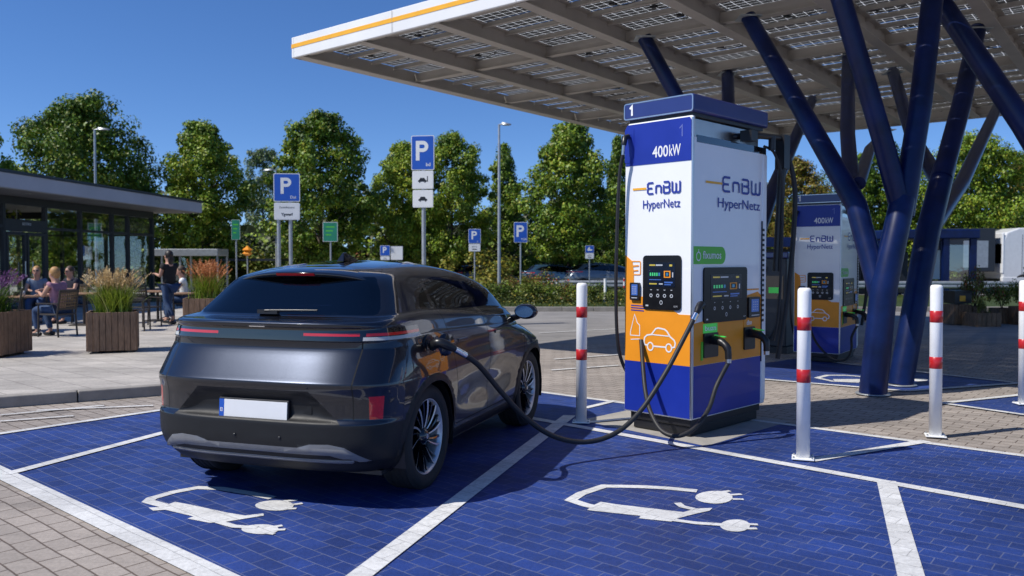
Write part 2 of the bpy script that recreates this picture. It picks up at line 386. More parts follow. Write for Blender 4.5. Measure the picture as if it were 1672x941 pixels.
# ================================================================== THE GROUND
def sheet(name, polys, z, m, fr=None):
    mb = MB()
    for p in polys: mb.add([(q[0],q[1],z) for q in p],[tuple(range(len(p)))])
    o = mb.build(name, m); 
    for f in o.data.polygons:
        if f.normal.z<0: f.flip()
    return tag(o, kind='structure')
g = MB(); g.add([(-400,-120,0),(400,-120,0),(400,900,0),(-400,900,0)],[(0,1,2,3)])
tag(g.build('ground','paver'), kind='structure')
def off(a, b, w, e0=0, e1=0):
    a=Vector(a[:2]); b=Vector(b[:2]); d=(b-a).normalized(); n=Vector((-d.y,d.x))*w/2; a=a-d*e0; b=b+d*e1
    return [a-n,b-n,b+n,a+n]
# reference corners
A1a = G(10,778); A1b = G(350,941); dA = (A1b-A1a).normalized()
dB = Vector((math.sin(R(19.8)),math.cos(R(19.8)),0))
A1L = A1a-dA*1.681; A1R = A1a+dA*14
A2a = G(1021,712); A2d=(G(1672,830)-A2a).normalized(); A2L = A2a-A2d*1.35; A2R=A2a+A2d*9
A3a = G(1016,659); A3d=(G(1672,746)-A3a).normalized(); A3L=A3a-A3d*1.9; A3R=A3a+A3d*9
L0a = G(0,710); L0d=(G(258,672)-L0a).normalized()
far_left = L0a+L0d*3.2
blue_main = [A1L, A1R, A2R, A2L, A3L, L0a+L0d*6.5]
sheet('parking_bay', [blue_main], .004, 'blue_paver')
# island strip between the two rows
pad = [A2L+A2d*.75, A2a+A2d*1.05, A2a+A2d*1.05+ (A3a-A2a)*.98, A3L+A3d*1.1]
ch_c = Vector((1.814,8.069,0))
cx_, cy_ = Vector((.707,-.707,0)), Vector((.707,.707,0))
padp=[ch_c-cx_*.9-cy_*.70, ch_c+cx_*.62-cy_*.82, ch_c+cx_*.62+cy_*.75, ch_c-cx_*.9+cy_*.75]
sheet('strip_paint', [[A2L,A2R,A3R,A3L]], .0055, 'blue_paver')
sheet('concrete_pad', [padp], .007, 'concrete')
lines=[]
LW=.12
lines.append(off(A1L,A1R,.15)); lines.append(off(A2L,A2R,.105)); lines.append(off(A3L,A3R,.08))
lines2=[]
d1=G(590,941); d1t=G(930,680)
lines2.append(off(d1-(d1t-d1).normalized()*.8, d1t, .13))
e1=G(1447,787); e1b=G(1487,941); lines2.append(off(e1-(e1-e1b).normalized()*.0, e1b+(e1b-e1).normalized()*1.2,.13))
lines2.append(off(G(8,777), G(258,712)+dB*4.5,.10)); lines2.append(off(L0a-L0d*.5, L0a+L0d*6.5,.085))
lines2.append(off(G(1323,754),G(1512,722),.10)); lines2.append(off(G(956,692),G(1035,684),.08)); lines2.append(off(G(955,668),G(1004,656),.08))
# second station's bays
q = [G(1180,600),G(1310,588),G(1660,626),G(1480,637),G(1249,622),G(1120,610)]
sheet('far_bay_paint', [[G(1130,611),G(1300,586),G(1665,627),G(1480,640)], [G(1540,660),G(1700,643),G(1800,700)]], .004, 'blue_paver')
for a,b,w in ((G(1130,611),G(1480,640),.09),(G(1480,640),G(1665,627),.09),(G(1300,586),G(1665,627),.07),(G(1538,660),G(1690,644),.08),(G(1538,660),G(1720,686),.08)): lines2.append(off(a,b,w))
# hatch lines on the left outside the blue
for a,b in (((0,690),(120,681)),((60,672),(250,664)),((0,680),(170,664))): lines2.append(off(G(*a),G(*b),.05))
for a,b in (((900,606),(1010,598)),((905,588),(1015,580)),((880,545),(1010,538))): lines2.append(off(G(*a),G(*b),.07))
sheet('bay_line', lines, .0100, 'line'); 
for k,l in enumerate(lines2): sheet('bay_line', [l], .0112+.0003*k, 'line')
# the two painted car-and-plug symbols
def symbol(org, S, cable, body, plugs, prongs, cords, z):
    T=lambda p: G(org[0]+p[0]/S, org[1]+p[1]/S)
    def fr(u,v,w): return (u,v,w)
    mb=MB(); zz=z
    def rib(pts,w):
        nonlocal zz
        P=[T(p).to_2d() for p in pts]; mb.ribbon(P,w,fr,zz); zz+=.0002
    rib(cable,.075)
    mb.add([(*T(p).to_2d(),zz) for p in body],[tuple(range(len(body)))]); zz+=.0002
    for (cx,cy,rx,ry) in plugs:
        pts=[(cx+rx*math.cos(t)*(1 if math.cos(t)<0 else .75),cy+ry*math.sin(t)) for t in [2*math.pi*k/20 for k in range(20)]]
        mb.add([(*T(p).to_2d(),zz) for p in pts],[tuple(range(20))]); zz+=.0002
    for a,b in prongs: rib([a,b],.034)
    for c in cords: rib(c,.05)
    o=mb.build('car_symbol','line')
    for f in o.data.polygons:
        if f.normal.z<0: f.flip()
    return tag(o,kind='structure')
symbol((836,600),2,[(604,407),(510,398),(420,393),(300,391),(225,416),(192,437),(240,453),(280,462)],
  [(290,443),(340,451),(560,477),(600,465),(655,463),(645,472),(600,482),(545,496),(520,508),(415,497),(420,489),(245,470),(264,455)],
  [(668,428,70,21),(735,521,56,20)],[((685,411),(712,407)),((700,421),(750,418)),((720,434),(756,435)),((755,516),(803,518)),((755,531),(800,531))],
  [[(528,503),(600,513),(690,519)],[(540,447),(556,459),(595,468)]],.0080)
symbol((0,600),2,[(890,430),(820,415),(720,399),(645,396),(565,411),(495,431),(484,441),(540,456),(580,466)],
  [(485,462),(520,461),(572,443),(625,453),(740,478),(800,488),(860,481),(862,488),(800,498),(740,508),(685,512),(612,498),(632,491),(540,469),(500,472)],
  [(905,455,72,17),(858,533,70,16)],[((925,441),(972,437)),((945,454),(988,448)),((930,466),(968,465)),((890,526),(922,521)),((895,536),(932,534)),((875,546),(896,549))],
  [[(712,509),(765,524),(840,528)]],.0080)
# symbol on the far bay
symbol((1232,280),2.352,[(410,790),(350,785),(280,785),(240,795),(300,808),(400,812)],[(300,800),(420,800),(430,812),(310,810)],[(640,803,34,6)],[],[[(420,808),(520,806),(630,803)]],.0080)

# plaza with its kerb
ks=Vector((-18.5,1.3,0)); ke=Vector((-3.2,10.49,0)); kt=Vector((-1.6,26,0))
kd=(ke-ks).normalized(); kn=Vector((kd.y,-kd.x,0))
pz=MB(); P=[ks,ke,kt,Vector((-1.6,60,0)),Vector((-60,60,0)),Vector((-60,1.3,0))]
pz.add([(p.x,p.y,.12) for p in P],[tuple(range(6))]); o=tag(pz.build('plaza','plaza'),kind='structure')
for f in o.data.polygons:
    if f.normal.z<0: f.flip()
kb=MB()
L=(ke-ks).length; n=int(L/1.0)
for i in range(n):
    a=ks+kd*(i*L/n+.006); b=ks+kd*((i+1)*L/n-.006); c=(a+b)/2+kn*.06
    kb.box((c.x,c.y,.062),((b-a).length,.15,.130+.0),rz=math.atan2(kd.y,kd.x))
d2=(kt-ke).normalized(); n2=Vector((d2.y,-d2.x,0))
for i in range(15):
    a=ke+d2*(i*1.03+.006); c=a+d2*.51+n2*.06; kb.box((c.x,c.y,.062),(1.018,.15,.130),rz=math.atan2(d2.y,d2.x))
tag(kb.build('kerb','kerb',bevel=.012),kind='structure')
# asphalt lane and verge
sheet('road', [[(-1.4,15.8),(60,15.8),(60,26.2),(-1.4,26.2)],[(-60,36),(80,36),(80,47),(-60,47)]], .003, 'asphalt')
sheet('verge', [[(-1.4,26.3),(60,26.3),(60,35.9),(-1.4,35.9)],[(-200,47.1),(300,47.1),(300,400),(-200,400)],[(-60,26.3),(-12.5,30),(-12.5,35.9),(-60,35.9)]], .14, 'lawn')
kb=MB()
for i in range(60):
    kb.box((-1.4+.5+i*1.0,26.25,.075),(.988,.15,.15))
tag(kb.build('verge_kerb','kerb',bevel=.012),kind='structure')
# ================================================================== CHARGING STATION
CH_RZ = R(-45); CW=.75; CD=1.34
def ch_local(p):
    return Matrix.Rotation(-CH_RZ,4,'Z') @ (Vector(p)-ch_c)
def on_front(px,py):      # hit the plane local y=-CD/2
    o=ch_local((0,0,EYE)); d=Matrix.Rotation(-CH_RZ,4,'Z') @ ray(px,py); t=(-CD/2-o.y)/d.y; h=o+d*t; return (h.x,h.z)
def on_right(px,py):
    o=ch_local((0,0,EYE)); d=Matrix.Rotation(-CH_RZ,4,'Z') @ ray(px,py); t=(CW/2-o.x)/d.x; h=o+d*t; return (h.y,h.z)
def FF(u,v,w): return (u,-CD/2-w,v)
def FR(u,v,w): return (CW/2+w,u,v)
LETTERS = {  # strokes on a unit-height grid
 'E':[[(.62,.0),(.12,.0),(.0,.12),(.0,.38),(.1,.5),(.5,.5)],[(.1,.5),(.0,.62),(.0,.88),(.12,1),(.62,1)]],
 'n':[[(0,0),(0,.66)],[(0,.6),(.08,.7),(.42,.7),(.54,.58),(.54,0)]],
 'B':[[(0,1),(.5,1),(.6,.9),(.6,.62),(.48,.52),(.12,.52)],[(.48,.52),(.62,.4),(.62,.12),(.5,0),(.06,0),(0,.06),(0,.74)]],
 'W':[[(0,1),(0,.12),(.1,0),(.3,0),(.4,.12),(.4,.85)],[(.4,.12),(.5,0),(.7,0),(.8,.12),(.8,1)]]}
def enbw(mb, fr, x0, z0, h, total, h0):
    k=total/(.62+.54+.62+.8+.28*3); x=x0
    zz=h0
    for ch in 'EnBW':
        for st in LETTERS[ch]:
            mb.ribbon([(x+a*k,z0+b*h) for a,b in st], h*.17, fr, zz); zz+=.0003
        x+= ({'E':.62,'n':.54,'B':.62,'W':.8}[ch]+.28)*k
def one(mb,x,z,h,w,fr,q):
    mb.ribbon([(x-h*.28,z+h*.74),(x,z+h),(x,z)],w,fr,q)
def plug(mb, c, aim, s=1.0, mi=0, mi2=1):
    """hand-held DC connector: c = socket point, aim = outward dir"""
    c=Vector(c); a=Vector(aim).normalized()
    dn=Vector((0,0,-1))
    mb.tube([c,c+a*.05*s],.042*s,16,mi); 
    mb.tube(smooth_path([c+a*.04*s,c+a*.13*s+dn*.005*s,c+a*.19*s+dn*.05*s,c+a*.20*s+dn*.14*s],5),[.038*s]*6+[.034*s]*5+[.030*s]*5,14,mi)
    mb.tube([c+a*.20*s+dn*.13*s,c+a*.20*s+dn*.175*s],.028*s,14,mi2)
    return c+a*.20*s+dn*.175*s
def make_station(num, label, hero=True):
    t=empty('charging_station',(ch_c.x,ch_c.y,0),CH_RZ,label,'charging station')
    w,d=CW/2,CD/2
    b=MB(); b.bb(-w+.07,w-.05,-d+.06,d-.06,.012,.10); b.bb(-w+.05,w-.03,-d+.04,d-.04,.10,.19); b.build('plinth','black',t,bevel=.008)
    # cabinet core (slightly wider to the front corner), white edges
    b=MB(); b.bb(-w,w,-d,d,.17,2.72); b.bb(-w+.03,w-.005,-d+.0,-d+.05,2.72,2.90); b.build('cabinet','panel_white',t,bevel=.016,seg=3)
    # skins on the two faces seen
    e=.003
    fx0,fx1=-w+.012,w-.016
    def poly(name,fr,pts,h,m,parent=t):
        mb=MB(); mb.prism(pts,lambda u,v,q:fr(u,v,q),h); o=mb.build(name,m,parent)
        bm=bmesh.new(); bm.from_mesh(o.data); bmesh.ops.recalc_face_normals(bm,faces=bm.faces); bm.to_mesh(o.data); bm.free(); return o
    poly('lower_panel',FF,[(fx0,.185),(fx1,.185),(fx1,.655),(fx0,.655)],.004,'blue_paint')
    poly('lower_panel',FR,[(-d+.03,.185),(d-.10,.185),(d-.10,.655),(-d+.03,.655)],.004,'blue_paint')
    zt=lambda px,py: on_front(px,py)
    wave=[(fx0,.658),(fx1,.658),(fx1,1.12),(.24,1.12),(.17,1.16),(.10,1.42),(-.13,1.42),(-.14,1.30),(-.155,1.27),(-.24,1.27),(-.26,1.30),(-.265,1.50),(-.28,1.60),(fx0,1.66)]
    poly('orange_panel',FF,wave,.004,'orange')
    poly('orange_panel',FR,[(-d+.03,.658),(d-.10,.658),(d-.10,1.26),(d-.16,1.30),(-.05,1.22),(-.35,1.14),(-.45,1.06),(-d+.03,1.04)],.004,'orange')
    hd=[(fx0,2.50),(fx1,2.50),(fx1,2.86),(fx1-.02,2.885),(fx0+.02,2.885),(fx0,2.86)]
    poly('header_panel',FF,hd,.004,'blue_paint')
    # recess band under the cap on the right
    b=MB(); b.bb(w-.005,w+.002,-d+.06,d-.02,2.665,2.73); b.build('top_rail','gloss_black',t)
    b=MB(); b.bb(-w+.05,w-.07,-d+.06,d-.05,2.72,2.89); b.build('neck','silver',t)
    b=MB(); b.bb(-w+.03,w-.03,-d+.03,d-.03,2.9,2.935); b.build('cap_gap_shade','black',t)  # black slab stands in for the dark, shaded gap under the cap
    b=MB(); b.bb(-w-.01,w+.01,-d-.01,d+.01,2.93,3.09); b.build('cap','cap_blue',t,bevel=.022,seg=4)
    b=MB(); b.ribbon(rrect(-w,w,2.938,3.082,.02,3),.012,lambda u,v,q:(u,-d-.01-q,v),.002,closed=True); b.build('cap_trim','silver',t)
    # corner trim and rear side fins
    b=MB(); b.bb(w-.012,w+.007,-d-.007,-d+.012,.185,2.885); b.build('corner_trim','silver',t,bevel=.005)
    b=MB(); b.bb(-w+.02,w+.012,d-.09,d-.01,.21,2.66); b.build('rear_fin','panel_white',t,bevel=.01)
    b=MB(); b.bb(w+.001,w+.010,d-.10,d-.085,.6,2.0)
    for k in range(19): b.bb(w+.006,w+.016,d-.10,d-.06,1.0+k*.05,1.025+k*.05)
    b.build('vent','black',t)
    # lettering
    mb=MB(); xa=on_front(1066,243)[0]; xb=on_front(1112,243)[0]; W4=xb-xa
    for tx_,a0,a1 in (('400',0,.56),('kW',.60,1)):
        vs,fs=text_mesh(tx_,.145,.012); mn=min(v[0] for v in vs); mx=max(v[0] for v in vs)
        mb.add([FF(xa+W4*(a0+(a1-a0)*(x-mn)/(mx-mn)),2.60+y,.006) for x,y in vs],fs)
    mb.build('power_lettering','logo_white',t)
    mb=MB(); one(mb,.265,2.72,.10,.012,FF,.006); mb.build('number_lettering','faint',t)
    mb=MB(); one(mb,-.285,2.968,.088,.022,lambda u,v,q:(u,-d-.012-q,v),.003); mb.build('number_lettering','logo_white',t)
    def block(fr, x0,x1,ztop,zb, dash0, htxt_c, hts, tw):
        mb=MB(); enbw(mb,fr,x0,zb,ztop-zb,x1-x0,.006); lg=mb.build('logo','logo_blue',t)
        mb=MB(); mb.add([fr(dash0,(ztop+zb)/2-.008,.006),fr(x0-.018,(ztop+zb)/2-.008,.006),fr(x0-.018,(ztop+zb)/2+.012,.006),fr(dash0,(ztop+zb)/2+.012,.006)],[(0,1,2,3)]); mb.build('logo_dash','orange_stripe',lg)
        mb=MB(); vs,fs=text_mesh('HyperNetz',hts*.92,.004); ww=max(v[0] for v in vs)-min(v[0] for v in vs); k=tw/ww
        mb.add([fr(htxt_c[0]+x*k,htxt_c[1]+y,.006) for x,y in vs],fs); mb.build('name_lettering','logo_blue',t)
    a=on_front(1058,313); b_=on_front(1111,293); c=on_front(1081,331)
    x0,x1=a[0],b_[0]; 
    block(FF,x0,x1,2.325,2.225,on_front(1034,305)[0],((on_front(1050,331)[0]+x1)/2,2.125),.125,x1-on_front(1050,331)[0])
    a=on_right(1180,306); b_=on_right(1240,306); c=on_right(1171,325)
    block(FR,a[0],b_[0],2.385,2.255,on_right(1152,290)[0],((c[0]+b_[0])/2,2.14),.14,b_[0]-c[0])
    # green badge
    a=on_right(1131,414); b_=on_right(1183,414); gx0,gx1=a[0]+.0,b_[0]
    pts=[(gx0,1.575)]+[(gx1-.06+.07*math.sin(R(k)),1.655-.08*math.cos(R(k))) for k in range(0,181,20)]+[(gx0,1.735)]
    bd=poly('badge',FR,pts,.006,'green')
    mb=MB(); vs,fs=text_mesh('fixumos',.10,.01); ww=max(v[0] for v in vs)-min(v[0] for v in vs); k=(gx1-gx0)*.58/ww
    mb.add([FR((gx0+gx1)/2+.045+x*k,1.655+y,.008) for x,y in vs],fs)
    mb.ribbon([(gx0+.085+.035*math.sin(q),1.645+.038*math.cos(q)) for q in [2*math.pi*j/14 for j in range(14)]],.010,FR,.008,closed=True)
    mb.ribbon([(gx0+.085,1.683),(gx0+.085,1.71)],.010,FR,.0083)
    mb.build('badge_lettering','logo_white',bd)
    # screens
    def screen(fr, x0,x1,z0,z1, side):
        xc=(x0+x1)/2; W=x1-x0; H=z1-z0
        s=poly('terminal',fr,rrect(x0,x1,z0,z1,.035,4),.016,'terminal')
        sx0,sx1,sz0,sz1=xc-W*.36,xc+W*.36,z0+H*.42,z0+H*.87
        sc=poly('display',fr,rrect(sx0,sx1,sz0,sz1,.008,2),.018,'screen',s)
        mb=MB(); F4=lambda u,v,q:fr(u,v,q)
        def q4(a,b,c,e,h=.0195,mi=0): mb.add([F4(a,c,h),F4(b,c,h),F4(b,e,h),F4(a,e,h)],[(0,1,2,3)],mi)
        w2=sx1-sx0; h2=sz1-sz0
        for (a,b,c,e,mi) in ((.06,.28,.86,.92,1),(.30,.55,.86,.92,3),(.80,.90,.84,.92,1),(.08,.13,.45,.58,2),(.16,.21,.45,.58,2),(.24,.29,.45,.58,2),(.32,.37,.45,.58,2),(.40,.46,.45,.58,4),(.60,.84,.38,.42,5),(.60,.84,.62,.66,5),(.60,.64,.42,.62,5),(.80,.84,.42,.62,5),(.68,.76,.46,.58,4),(.06,.34,.10,.15,1),(.42,.56,.10,.15,3),(.62,.92,.16,.22,0),(.62,.86,.08,.12,0),(.06,.5,.28,.31,0),(.9,.94,.4,.6,3)):
            q4(sx0+a*w2,sx0+b*w2,sz0+c*h2,sz0+e*h2,mi=mi)
        mb.build('display_graphics',['ui_blue','ui_yellow','ui_green','ui_grey','ui_cyan','orange'],sc)
        mb=MB()
        for k in range(4):
            cx=xc+(-.27+.18*k)*W
            mb.ribbon([(cx+.0135*math.cos(q),z0+H*.26+.0135*math.sin(q)) for q in [2*math.pi*j/10 for j in range(10)]],.007,fr,.018,closed=True)
            mb.ribbon([(cx-.009,z0+H*.365),(cx+.009,z0+H*.365)],.006,fr,.018)
        mb.ribbon([(xc+.014*math.cos(q),z0+H*.135+.017*math.sin(q)) for q in [2*math.pi*j/10 for j in range(10)]],.006,fr,.0182,closed=True)
        text(mb,'SUM',.022,fr,(x1-.05,z0+.03501),.018); mb.ribbon([(x0+.035,z0+.03501),(x0+.065,z0+.03501)],.014,fr,.018)
        mb.build('keypad','ui_grey',s)
    a=on_front(1051,498); b_=on_front(1113,418)
    screen(FF,a[0],b_[0],1.155,1.655,'L')
    a=on_right(1147,526)[0]; b_=on_right(1217,526)[0]
    screen(FR,a,b_,1.035,1.545,'R')
    def reader(fr,x0,x1,z0,z1):
        s=poly('card_reader',fr,rrect(x0,x1,z0,z1,.012,3),.028,'black')
        sc=poly('reader_display',fr,rrect(x0+(x1-x0)*.2,x1-(x1-x0)*.15,z0+(z1-z0)*.28,z1-(z1-z0)*.1,.004,2),.030,'ui_blue',s)
        mb=MB()
        for k in range(4):
            for j in range(3): mb.ribbon([(x0+(x1-x0)*(.3+.17*j),z0+(z1-z0)*(.4+.12*k)),(x0+(x1-x0)*(.4+.17*j),z0+(z1-z0)*(.4+.12*k))],.006,fr,.032)
        mb.ribbon([(x0+(x1-x0)*.2,z0+.022),(x1-.02,z0+.022)],.008,fr,.030); mb.build('reader_keys','ui_grey',s)
    a=on_front(1031,490)[0]; b_=on_front(1046,490)[0]; reader(FF,a,b_,1.235,1.40)
    a=on_right(1219,515)[0]; b_=on_right(1237,515)[0]; reader(FR,a,b_,1.05,1.25)
    # car pictogram and small pictogram
    def car_pic(x0,x1,z0,z1):
        W=x1-x0; H=z1-z0
        P=lambda a,b:(x0+a*W,z0+b*H)
        mb=MB()
        out=[P(.13,.22),P(.03,.24),P(0,.34),P(.02,.55),P(.10,.66),P(.24,.70),P(.38,.96),P(.46,1),P(.66,.96),P(.74,.88),P(.84,.66),P(.97,.52),P(1,.40),P(.98,.24),P(.90,.20)]
        mb.ribbon(out,.014,FF,.006); mb.ribbon([P(.30,.20),P(.70,.20)],.014,FF,.0063)
        mb.ribbon([P(.24,.70),P(.80,.68)],.010,FF,.0066)
        for cx in (.21,.80): mb.ribbon([P(cx+.09*math.cos(q),.18+.17*math.sin(q)) for q in [2*math.pi*j/16 for j in range(16)]],.013,FF,.0069,closed=True)
        mb.build('car_pictogram','logo_white',t)
    a=on_front(1052,575); b_=on_front(1103,575); car_pic(a[0],b_[0],.77,.985)
    mb=MB(); a=on_front(1030,540)[0]; e_=on_front(1045,540)[0]; W=e_-a
    mb.ribbon([(a,.93),(a+.1*W,.97),(a+.45*W,1.10),(a+.75*W,1.02),(a+W,1.0),(a+W,.90),(a,.90)],.008,FF,.006,closed=True)
    mb.ribbon([(a+.05*W,.86),(e_,.87)],.008,FF,.0065); mb.build('flask_pictogram','logo_white',t)
    mb=MB(); a=on_front(1031,445)[0]; e_=on_front(1046,445)[0]
    mb.ribbon(rrect(a,e_,1.475,1.60,.012,3),.010,FF,.0045,closed=True); mb.ribbon([(a+.02,1.51),(e_-.025,1.515)],.012,FF,.005); mb.ribbon([(a+.02,1.555),(e_-.02,1.56)],.014,FF,.0053); mb.build('notice_lettering','orange',t)
    mb=MB(); 
    for k,wd in enumerate((.9,1,.7)): 
        mb.ribbon([(a,1.185-.022*k),(a+(e_-a)*2.0*wd,1.18-.022*k)],.010,FF,.006+.0003*k)
    mb.build('notice_lettering','logo_blue',t)
    mb=MB(); y0=on_right(1217,474)[0]; y1=on_right(1238,474)[0]
    mb.ribbon([(y0,1.325),(y1,1.325)],.014,FR,.006); mb.build('notice_lettering','orange',t)
    # holsters on the right face
    def holster(px0,px1,z0,z1,tagm,tagtxt,full):
        a=on_right(px0,560)[0]; b_=on_right(px1,560)[0]
        h=poly('holster',FR,rrect(a,b_,z0,z1,.015,3),.020,'black')
        tg=poly('holster_tag',FR,[(a,z1),(b_,z1),(b_,z1+.085),(a,z1+.085)],.008,tagm,h)
        mb=MB(); text(mb,tagtxt,.065,FR,((a+b_)/2,z1+.042),.010,bold=.02,sx=1.1*(b_-a)/.17 if full else 1.0); mb.build('tag_lettering','logo_white',tg)
        mb=MB(); c=Vector((CW/2+.015,(a+b_)/2,(z0+z1)/2+.05))
        end=plug(mb,c,(1,-.15,-.1),1.0); cn=mb.build('connector',['black','silver'],h)
        mb=MB(); mb.box(c+Vector((.10,-.01,.040)),(.11,.03,.008),ry=R(6)); mb.build('grip_light','lime',cn)
        if full:
            mb=MB(); mb.bb(CW/2+.004,CW/2+.012,a-.035,a-.005,z0-.02,z0+.15); mb.build('side_marker','green',h)
        return end
    e1_=holster(1147,1170,.72,.945,'lime','buzn',True)
    holster(1213,1230,.74,.96,'orange','dbo',False)
    # plug hanging at the top left and the cable falling from it
    a=on_front(1028,225)
    pb=poly('plug_plate',FF,rrect(a[0]-.05,a[0]+.055,2.53,2.85,.01,2),.007,'blue_paint')
    mb=MB(); mb.tube([(a[0],-CD/2-.02,2.78),(a[0],-CD/2-.075,2.76),(a[0]-.004,-CD/2-.085,2.69)],[.024,.03,.024],12,0); mb.tube([(a[0]-.004,-CD/2-.085,2.69),(a[0]-.012,-CD/2-.088,2.60)],[.018,.015],10,1)
    mb.build('hanging_plug',['black','silver'],t)
    xl=a[0]
    d0=-CD/2
    pth=smooth_path([(xl-.012,d0-.088,2.60),(xl-.05,d0-.09,2.4),(xl-.075,d0-.09,1.9),(xl-.085,d0-.09,1.3),(xl-.08,d0-.06,.8),(xl-.07,d0+.05,.55),(-w-.05,d0+.2,.5)],6)
    mb=MB(); mb.tube(pth,.017,10); mb.build('charge_cable','rubber',t)
    # loop from the holstered connector under the front corner and up the face
    loc=lambda px,py,dep: tuple(ch_local(D(px,py,dep)))
    if hero:
        p2=[e1_, loc(1170,630,7.35), loc(1157,668,7.18), loc(1133,700,7.0), loc(1106,712,6.95), loc(1080,703,7.05), loc(1062,672,7.22), loc(1053,610,7.38), (on_front(1047,530)[0],d0-.03,1.0),(on_front(1041,430)[0],d0-.03,1.6)]
        p2=[e1_, loc(1170,630,7.35), loc(1157,668,7.18), loc(1133,700,7.0), loc(1106,712,6.95), loc(1080,703,7.05), loc(1062,672,7.22), loc(1054,640,7.40), loc(1050,600,7.56), (on_front(1048,560)[0],d0-.01,.86)]
    else:
        p2=[e1_,(w+.25,-.2,.6),(w+.22,-.1,.35),(w+.15,.2,.25),(w+.12,.4,.6),(w+.05,.5,1.2)]
    mb=MB(); mb.tube(smooth_path(p2,8),.020,12); mb.build('charge_cable','rubber',t)
    # cable arm and the cables at the rear
    mb=MB(); mb.tube([(w-.1,.15,2.80),(w+.06,.35,2.82),(w+.08,.8,2.84)],[.03,.032,.03],10); mb.box((w+.05,.22,2.80),(.12,.12,.10)); mb.tube([(w+.08,.62,2.84),(w+.08,.62,2.70)],.035,10)
    mb.box((w+.08,.84,2.70),(.10,.12,.34)); mb.tube([(w+.08,.84,2.6),(w+.05,.80,1.5)],.04,10)
    mb.build('cable_arm','black',t)
    mb=MB(); mb.tube(smooth_path([(w+.02,d-.1,2.74),(w+.08,d+.02,2.66),(w+.12,d+.10,2.3),(w+.10,d+.10,1.2),(w+.04,d+.1,.8)],6),.014,8)
    mb.tube(smooth_path([(w+.08,.9,2.75),(w+.14,1.0,2.3),(w+.10,.98,1.4),(w+.02,.9,.6)],6),.026,8)
    mb.build('rear_cable','rubber',t)
    return t
hero=make_station('1','large white charging station number 1 with blue cap and orange band, nearest the parked car')
# the cable that is plugged into the car
st=Vector((CW/2+.035,on_right(1141,500)[0],0)); 
base=D(1143,500,7.05)
cable=[D(1143,499,7.12),D(1137,512,7.06),D(1118,550,7.02),D(1085,612,6.92),D(1045,672,6.80),D(1004,708,6.66),D(955,722,6.52),D(905,713,6.38),D(860,684,6.24),D(820,642,6.10),D(785,600,5.92),D(760,580,5.76),D(742,570,5.68)]
cab=empty('charging_cable',G(1004,722),0,'thick black charging cable looping from the station low over the blue bay into the car','charging cable')
o0=cab.location
mb=MB(); mb.tube([p-o0 for p in smooth_path(cable,10)],.0205,14); mb.build('cable_sheath','rubber',cab)
mb=MB(); a=cable[0]; mb.tube([p-o0 for p in smooth_path([a+Vector((.03,.06,.0)),a,cable[1]],4)],[.034]*5+[.032]*2+[.026]*2,12); mb.build('station_connector','black',cab)
mb=MB(); mb.tube([p-o0 for p in (cable[1],cable[1]+(cable[2]-cable[1])*.28)],.027,12); mb.build('ferrule','chrome',cab)
CAR_RZ=R(-18.5); CAR_O=Vector((-1.45,6.05,0))
e=cable[-1]; p_=cable[-2]; dd=(e-p_).normalized()
port=D(712,566,5.70)
hp=smooth_path([e-dd*.005,D(728,563,5.66),D(716,560,5.66),port+Vector((-.03,.01,0))],5)
mb=MB(); mb.tube([p-o0 for p in hp],[.024,.026,.028,.03,.032]+[.034]*5+[.036]*3+[.034]*3,14); mb.build('car_connector','black',cab)
mb=MB(); mb.tube([p-o0 for p in (p_,e)],.0235,12); mb.build('ferrule','chrome',cab)

# second station of the same kind and the dark ones behind
s2=dup(hero,None,None,'white charging station standing behind the blue canopy columns, second from the front','charging stations of the white and orange kind')
del s2['group']
c2=G(1368,592); c2n=c2+Vector((0,.5,0)); sc=.86
s2.location=(c2n.x,c2n.y,0); s2.rotation_euler=(0,0,R(-35)); s2.scale=(.95,.9,.86)
def dispenser(px, py, label, rz):
    p=G(px,py); t=empty('charging_dispenser',p,rz,label,'charging station','dark charging dispensers behind the first station')
    b=MB(); b.bb(-.22,.22,-.3,.3,0,.12); b.build('plinth','black',t)
    b=MB(); b.bb(-.2,.2,-.28,.28,.12,1.66); b.build('cabinet','anthracite',t,bevel=.02)
    b=MB(); b.bb(-.23,.23,-.31,.31,1.66,1.76); b.build('cap','cap_blue',t,bevel=.015)
    b=MB(); b.bb(-.15,.15,-.295,-.281,.95,1.35); b.build('terminal','gloss_black',t)
    b=MB(); b.bb(-.10,.10,-.300,-.296,1.05,1.15); b.build('display','lime',t)
    b=MB(); b.tube(smooth_path([(-.15,-.30,1.5),(-.26,-.36,1.1),(-.24,-.4,.5),(-.1,-.42,.25),(.05,-.36,.5),(.08,-.31,1.0)],5),.018,8); b.build('charge_cable','rubber',t)
    return t
dispenser(1272,575,'dark charging dispenser just right of the first station, left one of the pair',R(-35))
dispenser(1305,566,'dark charging dispenser partly hidden behind the second station, right one of the pair',R(-35))

# ================================================================== BOLLARDS
def bollard(px,py,label,h=1.39):
    p=G(px,py); t=empty('bollard',(p.x,p.y,0),random.uniform(-.4,.4),label,'bollard')
    t.rotation_euler=(R(random.uniform(-.5,.5)),R(random.uniform(-.4,.4)),t.rotation_euler.z)
    r=.053
    b=MB(); b.box((0,0,.022),(.17,.15,.012)); 
    b.build('base_plate','white_paint',t,bevel=.003)
    for x in (-.07,.07):
        for y in (-.06,.06): b=MB(); b.tube([(x,y,.028),(x,y,.040)],.008,6); b.build('bolt','galv',t)
    b=MB(); b.lathe([(.0001,.028),(r,.028),(r,h-.03),(r*.93,h-.012),(r*.7,h-.002),(.0001,h)],32); b.build('post','white_paint',t)
    for z0 in (h*.755,h*.455):
        b=MB(); b.lathe([(r,z0),(r+.0015,z0+.001),(r+.0015,z0+.105),(r,z0+.106)],32); b.build('red_band','red',t)
    return t
